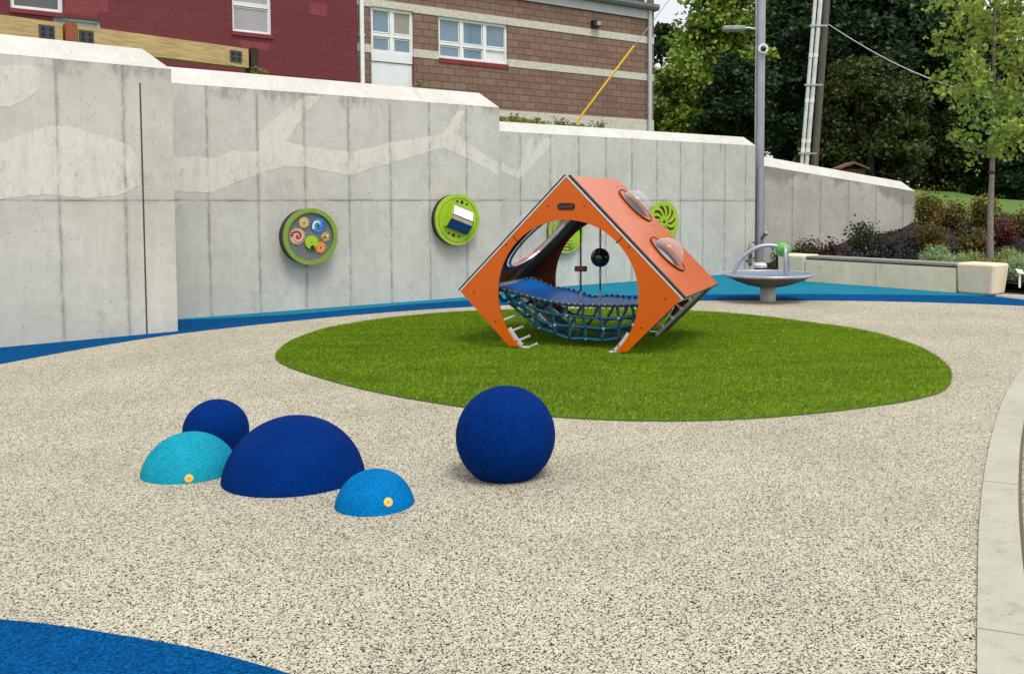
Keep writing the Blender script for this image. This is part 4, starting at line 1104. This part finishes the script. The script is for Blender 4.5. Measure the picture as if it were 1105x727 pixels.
# ------------------------------------------------------------------ guard rail
def guard():
    a = PY(0,41,11.0); b_ = PY(270,73.8,13.4); A = Vector((a.x, a.y, 0)); B = Vector((b_.x, b_.y, 0)); 
    root = tag(frame('guard_rail', A, B), 'heavy timber guard rail on steel posts above the tall wall section', 'guard rail')
    z0, z1 = a.z, b_.z; L = (B-A).length; h0 = .262; h1 = .262
    d = B-A
    def at(u): return hit(A, B, u, 40)[0]
    tp_ = at(76)
    def zt(t): return z0+(z1-z0)*t/L
    def seg(t0, t1):
        b = MB(); y0, y1 = 0, .16
        b.add([(t0,y0,zt(t0)),(t1,y0,zt(t1)),(t1,y1,zt(t1)),(t0,y1,zt(t0)),(t0,y0,zt(t0)+h0),(t1,y0,zt(t1)+h0),(t1,y1,zt(t1)+h0),(t0,y1,zt(t0)+h0)], [(0,3,2,1),(4,5,6,7),(0,1,5,4),(1,2,6,5),(2,3,7,6),(3,0,4,7)])
        bm_ = b.build('beam', M_beam, root); return bm_
    b1 = seg(-4, tp_-.085); b2 = seg(tp_+.085, L-.02)
    def plate(t, par):
        b = MB(); t0, t1 = t-.085, t+.085; z = zt(t)
        b.box((t0,-.012,z+.06),(t1,-.001,z+h0-.05)); o = b.build('bracket_plate', mat('plate_grey', (.07,.075,.08), .5, .5), par)
        c = MB()
        for x in (-.04,.045):
            for zz in (.105,.17): disc(c, .018, .012, .03, t+x, z+zz, 6)
        c.each('bolt', M_black, o)
    plate(at(50.5), b1); plate(at(93), b2); plate(at(254), b2)
    b = MB(); zz = zt(tp_); b.box((tp_-.065,-.035,2.6),(tp_+.065,-.02,zz+h0+.02)); b.box((tp_-.012,-.02,2.6),(tp_+.012,.17,zz+h0+.01)); b.box((tp_-.075,.172,2.6),(tp_+.075,.187,zz+h0+.01)); b.build('post', M_rusty, root)
    tp2 = L+.035; zz = zt(L); b = MB(); b.box((tp2-.03,-.03,2.7),(tp2+.075,-.015,zz+h0+.02)); b.box((tp2-.02,-.015,2.7),(tp2+.01,.16,zz+h0+.01)); b.build('post', M_dkrust, root)
guard()

# ------------------------------------------------------------------ guy wire, utility pole, cable
a = PY(625,128,30.0); c = PY(684,50,30.4); e = PY(745,-30,31.0)
g0 = tag(empty('guy_wire', (a.x, a.y, 0)), 'thin guy wire with a yellow plastic guard slanting up in front of the brown building', 'guy wire')
low = a-(c-a).normalized()*.6; org = Vector((a.x, a.y, 0))
b = MB(); b.tube([low-org, c-org], .036, 10); b.build('wire_guard', M_yellow, g0)
b = MB(); b.tube([low-org-(c-a).normalized()*.3, e-org, e-org+(e-c)*2], .012, 6); b.build('wire', M_steel, g0)
ps = PY(878.8,172,25); pe = PY(892,0,25); dirp = (pe-ps).normalized(); p0 = ps-dirp*1.0; p1 = pe+dirp*3
gu = tag(empty('utility_pole', (p0.x, p0.y, 0)), 'leaning dark timber utility pole with two white conduits', 'utility pole'); org = Vector((p0.x, p0.y, 0))
b = MB(); b.tube([p0-org+Vector((0,0,-.3)), p1-org], [.095,.085], 14); b.build('pole', M_pwood, gu)
for (ua, ub, r) in ((865.5,879.8,.048),(870.8,885.5,.056)):
    s_, t_ = PY(ua,172,24.8), PY(ub,0,24.8); dd = (t_-s_).normalized()
    b = MB(); b.tube([s_-dd*1.2-org, t_+dd*3-org], r, 12); cd = b.build('conduit', mat('pvc_white', (.62,.63,.64), .4), gu)
    b = MB()
    for k in (.18,.42,1.45,2.6): q = s_+dd*k-org; b.tube([q, q+dd*.10], r*1.12, 12)
    b.each('coupling', M_white, cd)
b = MB()
for k in (.15,1.9,3.4):
    q = PY(868,172,24.75)+(PY(882.7,0,24.75)-PY(868,172,24.75)).normalized()*k-org; b.box(q+Vector((-.16,-.02,-.02)), q+Vector((.30,.03,.02)))
b.each('strap', M_steel, gu)
A_, B_ = PY(893,26,25), PY(1110,118,17.5)
L = []
for i in range(13): k = i/12; q = A_.lerp(B_, k); q.z -= .25*math.sin(PI*k); L.append(q)
L.append(B_+(B_-A_)*.5+Vector((0,0,-.2)))
b = MB(); b.tube([q-A_ for q in L], .014, 6); o_ = b.build('overhead_cable', mat('pale_cable', (.42,.43,.44), .5), None); o_.location = A_; tag(o_, 'pale cable running from the utility pole down across the trees', 'cable')

# far red-roofed shed
sp_ = PY(921,182.5,31); sh = tag(empty('garden_shed', (sp_.x, sp_.y, sp_.z-2)), 'small red brown shed roof just showing above the sloping wall', 'shed')
b = MB(); b.box((-.38,0,0),(.38,1.0,2.0)); b.build('wall', mat('shed_brown', (.10,.025,.018), .7), sh)
b = MB(); b.prism([(-.50,1.98),(-.50,2.03),(0,2.24),(.50,2.03),(.50,1.98),(0,2.17)], -.15, 1.1, Matrix(((1,0,0,0),(0,0,1,0),(0,1,0,0),(0,0,0,1)))); b.build('roof', mat('shed_roof', (.15,.07,.05), .8), sh)

# small plant label
pp = PY(1100.5,300,14.6); z = Hm2(pp.x, 14.6); lb = tag(empty('plant_label', (pp.x, 14.6, z)), 'small white slanted plant label on a stake, right of the bench', 'sign')
zt_ = PY(1100.5,293,14.6).z-z
b = MB(); b.box((-.014,-.008,0),(.014,.008,zt_)); b.build('stake', M_white, lb)
b = MB(); b.box((-.055,-.05,-.006),(.055,.05,.006), Matrix.Translation((0,0,zt_)) @ Matrix.Rotation(.6, 4, 'X') @ Matrix.Rotation(.25, 4, 'Y')); b.build('plate', M_white, lb)

# ------------------------------------------------------------------ trees
def tree(x, y, zb, h, cw, c0, n, m, label, cat='tree', L=.30, Wd=.2, clump=1.0, trunk=.2, seed=0, density_shell=.6, bark=None, limbs=26, group='trees beyond the wall and lawn', K=None, top=1.0, name='broadleaf_tree'):
    rg = np.random.default_rng(seed); root = tag(empty(name, (x, y, zb)), label, cat, group)
    K = K or int(70)
    # clump centres in an uneven ellipsoid
    pts = []
    while len(pts) < K:
        p = rg.uniform(-1, 1, 3); r = np.linalg.norm(p)
        if r > 1 or r < .25 or rg.random() > (r**1.2*density_shell+.4): continue
        lob = 1+.18*math.sin(3*math.atan2(p[1], p[0])+seed)+.12*math.sin(5*p[2]+seed*2)
        taper = 1-.45*max(0, p[2])*top
        pts.append((p[0]*cw*lob*taper, p[1]*cw*.8*lob*taper, (c0+h)/2+p[2]*(h-c0)/2))
    pts = np.array(pts); rc = clump*rg.uniform(.55, 1.25, K)
    idx = rg.integers(0, K, n); off = rg.normal(size=(n,3)); off /= np.linalg.norm(off, axis=1)[:,None]; off *= (rg.random((n,1))**.55)
    off[:,2] *= .62
    c = pts[idx]+off*rc[idx][:,None]
    leaf_obj('crown', leaves(c, L, Wd, rng=rg, up=-.15), m, root)
    b = MB(); ht = c0+(h-c0)*.8; bend = rg.normal(0, .02*h, (6,2)); bend[0] = 0
    tp_ = [Vector((bend[i][0]*i/5, bend[i][1]*i/5, ht*i/5)) for i in range(6)]
    tp_[0].z = -.4; tps = spline(tp_, 4); b.tube(tps, [trunk*(1-.8*i/(len(tps)-1))+.01 for i in range(len(tps))], 10)
    for k in rg.choice(K, min(limbs, K), replace=False):
        e = Vector(pts[k]); s = min(max((e.z-.25*math.hypot(e.x, e.y)-.4), c0*.7), ht*.95); ix = int(s/ht*(len(tps)-1)); st = tps[ix]
        mid = st.lerp(e, .55)+Vector((0,0,.12*(e-st).length)); r0 = trunk*.34*(1-.7*ix/len(tps))
        b.tube(spline([st, mid, e], 3), [r0*(1-.82*i/6) for i in range(7)], 6)
    b.build('trunk', bark or M_darkbark, root); return root
def X(u, y): return (u-CX)/F*y
def Ht(v, y): return HC+(217-v)/F*y
T = [ # u, y, base z, top v, half width m, crown bottom, n, mat, label, L, W, clump, K
 (780, 40, 3.3, -35, 1.75, 1.6, 6500, L_yel, 'yellow green airy tree with a tall top beside the brown building', .30,.22,.75,85),
 (715, 47, 3.8, 25, 1.9, .5, 6500, L_mid, 'narrow mid green tree rising just right of the brown building corner', .30,.21,.75,50),
 (737, 38, 3.0, 62, 1.7, .0, 7000, L_yel, 'low yellow green tree at the wall top, nearest the brown building', .27,.2,.6,50),
 (795, 36, 2.8, 62, 1.7, .0, 8000, L_dark, 'dark green bushy tree directly left of the lamp post', .25,.16,.6,50),
 (838, 44, 3.0, -30, 1.9, .5, 6500, L_mid, 'mid green open tree behind the lamp post', .32,.2,.8,70),
 (868, 46, 3.0, -22, 3.3, .3, 17000, L_dark, 'tall very dark tree behind the utility pole', .34,.22,.9,100),
 (925, 40, 2.4, -22, 3.3, 2.4, 17000, L_dark, 'tall dark green tree just right of the utility pole', .32,.22,.9,100),
 (938, 35, 1.9, 62, 2.2, .1, 12000, L_olive, 'rounded olive brown tree above the sloping wall', .24,.17,.6,80),
 (985, 41, 2.0, -18, 3.2, 1.2, 17000, L_mid, 'tall mid green tree between the olive tree and the young tree', .32,.22,.9,100),
 (1040, 44, 1.6, -18, 3.2, .2, 16000, L_dark, 'tall dark tree behind the young staked tree', .32,.22,.9,100),
 (1075, 39.5, 1.1, 95, 2.2, -.1, 11000, L_dark, 'low dark green bushy tree at the top edge of the lawn', .25,.18,.6,70),
 (1020, 39.8, 1.6, 110, 1.6, -.1, 7000, L_olive, 'small olive tree at the far lawn edge', .24,.17,.55,45),
 (1130, 43, 1.0, -18, 3.2, .1, 13000, L_dark, 'dark tree at the far right of the lawn edge', .32,.22,.9,90),
 (880, 37, 2.2, 118, 1.5, -.3, 6000, L_dark, 'low dark bushy tree behind the foot of the utility pole', .24,.16,.5,40),
]
for k, (u, y, zb, vt, cw, c0, n, m, lab, L_, W_, cl_, K_) in enumerate(T):
    n = int(n*1.9); L_ *= .72; W_ *= .74
    zb = min(zb, Hh(X(u,y), y)); tree(X(u, y), y, zb, Ht(vt, y)-zb, cw, c0, n, m, lab, L=L_, Wd=W_, clump=cl_*1.15, seed=k+11, K=K_, trunk=.2)

# young tree
def young():
    rg = np.random.default_rng(4); x, y = 6.9, 16.7; zb = Hm2(x, y)-.03; x = X(1068.5, y)
    root = tag(empty('young_tree', (x, y, zb)), 'slim young tree with loose yellow green leaves in the bed behind the bench', 'tree')
    b = MB(); H = 5.6; zs = Ht(172, y)-zb
    tr = spline([(0.02,0,-.1),(.0,0,.9),(.01,0,zs),(.0,0,3.2),(-.01,0,4.3),(.02,0,H)], 5); b.tube(tr, [.062-.048*i/(len(tr)-1) for i in range(len(tr))], 10)
    ends = []
    for k in range(34):
        z = zs-.02+(H-zs)*(k/34)**1.05 if k > 3 else zs+.02*k
        a = k*2.4+rg.normal(0,.3); ln = (1.02-.45*abs((z-3.2)/2.6))*rg.uniform(.65,1.1)
        if k < 2: a = (0.15, PI-.1)[k]; ln = .55
        s = Vector((0,0,z)); e = s+Vector((math.cos(a)*ln, math.sin(a)*ln, ln*rg.uniform(.45,.95))); m_ = s.lerp(e,.5)+Vector((math.cos(a),math.sin(a),0))*.08
        b.tube(spline([s, m_, e], 3), [.02*(1-.8*i/6)*(1-z/9) for i in range(7)], 5)
        for q in (.35,.55,.75,.95,1.05):
            p = s.lerp(e, q); ends.append((p, .20*rg.uniform(.6,1.2)))
            w2 = p+Vector(rg.normal(0,.14,3)); b.tube([p, w2], [.005,.002], 4); ends.append((w2, .12))
    b.build('trunk', M_bark2, root)
    cen = []
    for p, r in ends:
        for _ in range(14): o_ = rg.normal(0, r*.62, 3); cen.append((p.x+o_[0], p.y+o_[1], p.z+o_[2]*.85))
    leaf_obj('crown', leaves(np.array(cen), .105, .085, up=-.35, rng=rg), L_young, root)
    z = Ht(188, y)-zb; s_ = MB(); s_.lathe([(.058,z),(.062,z+.005),(.062,z+.04),(.058,z+.045)], None, 14); s_.build('tree_tie', M_black, root)
young()

# ------------------------------------------------------------------ shrubs
def shrub(u, vb, y, wpx, hpx, m, label, n=1500, L=.05, Wd=.032, cat='shrub', group='shrubs in the planting bed', name='shrub', seed=0, spiky=False, ground=None):
    rg = np.random.default_rng(seed+100); x = X(u, y); zb = (ground or Hm2)(x, y)-.02
    w = wpx/2/F*y; h = hpx/F*y
    root = tag(empty(name, (x, y, zb)), label, cat, group); b = MB(); cen = []
    ns = 26 if not spiky else 70
    ups = []
    for k in range(ns):
        a = rg.uniform(0, 2*PI); sp = math.sqrt(rg.random()); e = Vector((math.cos(a)*w*sp, math.sin(a)*w*sp*.85, h*(rg.uniform(.72,1.08))*math.sqrt(max(.08, 1-.75*sp*sp))))
        s = Vector((e.x*.15, e.y*.15, 0)); m_ = s.lerp(e,.5)+Vector((e.x*.12, e.y*.12, 0)); pts = spline([s, m_, e], 4)
        b.tube(pts, [.008*(1-.7*i/(len(pts)-1)) for i in range(len(pts))], 4)
        for q in range(n//ns):
            t = rg.uniform(.22,1.03); p = s.lerp(e, t); r = .05*w+.055*(1 if not spiky else .35); o_ = rg.normal(0, r, 3); cen.append((p.x+o_[0], p.y+o_[1], max(.01, p.z+o_[2])))
    b.build('stem', M_bark, root)
    leaf_obj('foliage', leaves(np.array(cen), L, Wd, rng=rg, up=.9 if spiky else .2), m, root)
    return root
SH = [ # u, y, width px, height px, material, label, n
 (1001,21.6,36,38,L_shg,'green and orange shrub against the end of the sloping wall',2600),
 (1001,19.3,40,30,L_shr,'rust red shrub in front of the wall end, below the green and orange one',2400),
 (1028,20.8,32,30,L_shr,'reddish green rounded shrub in front of the lawn, left of the young tree',2400),
 (1062,21.0,36,38,L_shg,'tallest green and gold shrub, behind the young tree trunk',2800),
 (1052,18.8,36,22,L_shr,'low orange shrub just left of the young tree trunk',1800),
 (1082,19.0,36,24,L_shm,'maroon red shrub just right of the young tree trunk',1900),
 (1104,19.6,34,30,L_shr,'red and orange shrub at the right edge of the photo',2300),
 (1130,19.8,34,30,L_shg,'green gold shrub beyond the red one at the far right',1500),
 (931,18.9,42,40,L_shd,'dark green upright shrub in front of the sloping stained wall',2300),
 (873,18.6,36,30,L_shd,'low dark green shrub near the left end of the bench',1500),
 (897,19.3,18,18,L_shm,'tiny red tinged shrub between the two dark green shrubs',500),
 (845,19.0,24,22,L_shd,'sparse dark shrub behind the spinner dish and the lamp post',600),
 (808,19.2,10,34,L_shd,'thin twiggy plant against the wall left of the lamp post',120),
]
for k, (u, y, w_, h_, m, lab, n) in enumerate(SH): shrub(u, 0, y, w_, h_, m, lab, n=int(n*.75), seed=k, L=.062, Wd=.042, cat='plant' if 'plant' in lab else 'shrub')
LV = [(1012,16.6,36,27,L_lav,'grey green feathery mound behind the bench, leftmost of the pale mounds'),(1032,16.2,34,24,L_lav,'grey green feathery mound behind the bench, left of the trunk'),
      (1050,16.4,30,22,L_gc,'yellow green low mound at the foot of the young tree'),(1090,16.2,36,28,L_gc,'yellow green tufted mound behind the right end of the bench'),
      (1098,15.1,30,30,L_lav,'soft green mound beside the white plant label'),(1112,15.6,36,30,L_gc,'yellow green tufted mound at the right edge behind the plant label'),(1118,14.9,30,22,L_lav,'grey green mound at the right edge near the blue strip')]
for k, (u, y, w_, h_, m, lab) in enumerate(LV): shrub(u, 0, y, w_, h_, m, lab, n=3200, L=.075, Wd=.011, seed=k+40, spiky=True, cat='plant', name='perennial_plant', group='low mounds behind the bench')
HE = [(905,17.9,24,16),(925,17.6,26,17),(945,18.0,26,20),(962,18.3,30,26),(975,17.2,26,20),(985,18.6,22,22),(1045,19.6,26,16),(890,18.6,18,10)]
for k, (u, y, w_, h_) in enumerate(HE):
    labs = ['first','second','third','fourth','fifth','sixth','','']
    lab = {6: 'dark purple leafed plant on the mulch behind the trunk', 7: 'small dark purple plant near the left end of the bench'}.get(k, 'dark purple grey leafed plant behind the bench, %s from the left' % labs[k])
    shrub(u, 0, y, w_, h_, L_heu, lab, n=300, L=.07, Wd=.05, seed=k+60, cat='plant', name='perennial_plant', group='dark leafed plants behind the bench')
# weeds along the wall top
rw = random.Random(2)
d3 = (Wb[3][1]-Wb[3][0]).normalized(); n3 = Vector((-d3.y, d3.x, 0))
for k, (u, h_) in enumerate(((546,10),(553,12),(562,9),(572,8),(580,9),(592,6),(601,13),(606,8),(612,7),(622,6),(634,5),(647,9))):
    t, _ = hit(Wb[3][0]+n3*.55, Wb[3][1]+n3*.55, u, 130); p = Wb[3][0]+n3*.55+d3*t
    zr = 2.76
    root = tag(empty('weed', (p.x, p.y, zr-.12)), ['leafy green weed tuft on top of the wall, where the wall steps down','tallest green yellow weed left of the yellow wire guard'][0 if k == 0 else 1] if k in (0,6) else 'small green yellow weed tuft growing along the lower wall top', 'weed', 'weeds along the wall top')
    hh = (h_+5)/F*p.y; cen = []; b = MB(); rg = np.random.default_rng(k)
    for q in range(7):
        e = Vector((rg.normal(0,.07), rg.normal(0,.05), hh*rg.uniform(.6,1))); b.tube([(0,0,-.05), e*.5+Vector((.01,0,0)), e], .004, 4)
        for _ in range(11): f_ = rg.uniform(.3,1.02); cen.append((e.x*f_+rg.normal(0,.028), e.y*f_+rg.normal(0,.03), e.z*f_+rg.normal(0,.02)))
    b.build('stem', L_weed, root); leaf_obj('foliage', leaves(np.array(cen), .055, .034, rng=rg), L_weed, root)
for u, v in ((277,80),(452,98)):
    n2 = Vector((-.62,.78,0)); A2, B2_ = Wb[2][0]+n2*.6, Wb[2][1]+n2*.6; t, _ = hit(A2, B2_, u, 80); p = A2+(B2_-A2).normalized()*t
    root = tag(empty('weed', (p.x, p.y, 3.0)), 'small weed on the wall top by the %s' % ('end of the timber guard rail' if u < 300 else 'white door panel'), 'weed', 'weeds along the wall top')
    cen = [(rw.gauss(0,.06), rw.gauss(0,.05), rw.uniform(.04,.24)) for _ in range(60)]
    b = MB(); b.tube([(0,0,-.1),(.01,0,.22)], .005, 4); b.tube([(0,0,.0),(-.06,0,.16)], .004, 4); b.build('stem', L_weed, root)
    leaf_obj('foliage', leaves(np.array(cen), .05, .03), L_weed, root)

# ------------------------------------------------------------------ light
el, az = math.radians(62), math.radians(150)     # azimuth measured clockwise from +Y: behind and right of the camera
W = bpy.data.worlds.new('World'); S.world = W; W.use_nodes = True; nt = W.node_tree
sk = nt.nodes.new('ShaderNodeTexSky'); sk.sky_type = 'NISHITA'; sk.sun_disc = False; sk.sun_elevation = el; sk.sun_rotation = az
sk.air_density = 1.0; sk.dust_density = 4.0; sk.ozone_density = 1.0
hs = nt.nodes.new('ShaderNodeHueSaturation'); hs.inputs['Saturation'].default_value = .16
# even cloud cover
tc = nt.nodes.new('ShaderNodeTexCoord'); nz = nt.nodes.new('ShaderNodeTexNoise'); nz.inputs['Scale'].default_value = 2.2; nz.inputs['Detail'].default_value = 5
mx = nt.nodes.new('ShaderNodeMix'); mx.data_type = 'RGBA'; mx.inputs[0].default_value = .55
rp = nt.nodes.new('ShaderNodeValToRGB'); rp.color_ramp.elements[0].position = .3; rp.color_ramp.elements[1].position = .7
rp.color_ramp.elements[0].color = (8.5,8.8,9.3,1); rp.color_ramp.elements[1].color = (12.5,12.6,12.8,1)
bg = nt.nodes['Background']; bg.inputs['Strength'].default_value = .09
nt.links.new(tc.outputs['Generated'], nz.inputs['Vector']); nt.links.new(nz.outputs['Fac'], rp.inputs['Fac'])
nt.links.new(sk.outputs[0], hs.inputs['Color']); nt.links.new(hs.outputs[0], mx.inputs[6]); nt.links.new(rp.outputs[0], mx.inputs[7]); nt.links.new(mx.outputs[2], bg.inputs['Color'])
sl = bpy.data.lights.new('sun', 'SUN'); sl.energy = 1.5; sl.angle = math.radians(22); sl.color = (1,.96,.9)
so = bpy.data.objects.new('sun', sl); C.objects.link(so)
dv = Vector((math.sin(az)*math.cos(el), math.cos(az)*math.cos(el), math.sin(el)))
so.rotation_euler = dv.to_track_quat('Z', 'Y').to_euler()
S.render.engine = 'CYCLES'
S.view_settings.view_transform = 'Standard'; S.view_settings.look = 'None'; S.view_settings.exposure = .52; S.view_settings.gamma = 1
S.render.resolution_x = 1024; S.render.resolution_y = 673
S.cycles.max_bounces = 5; S.cycles.diffuse_bounces = 3; S.cycles.transparent_max_bounces = 10
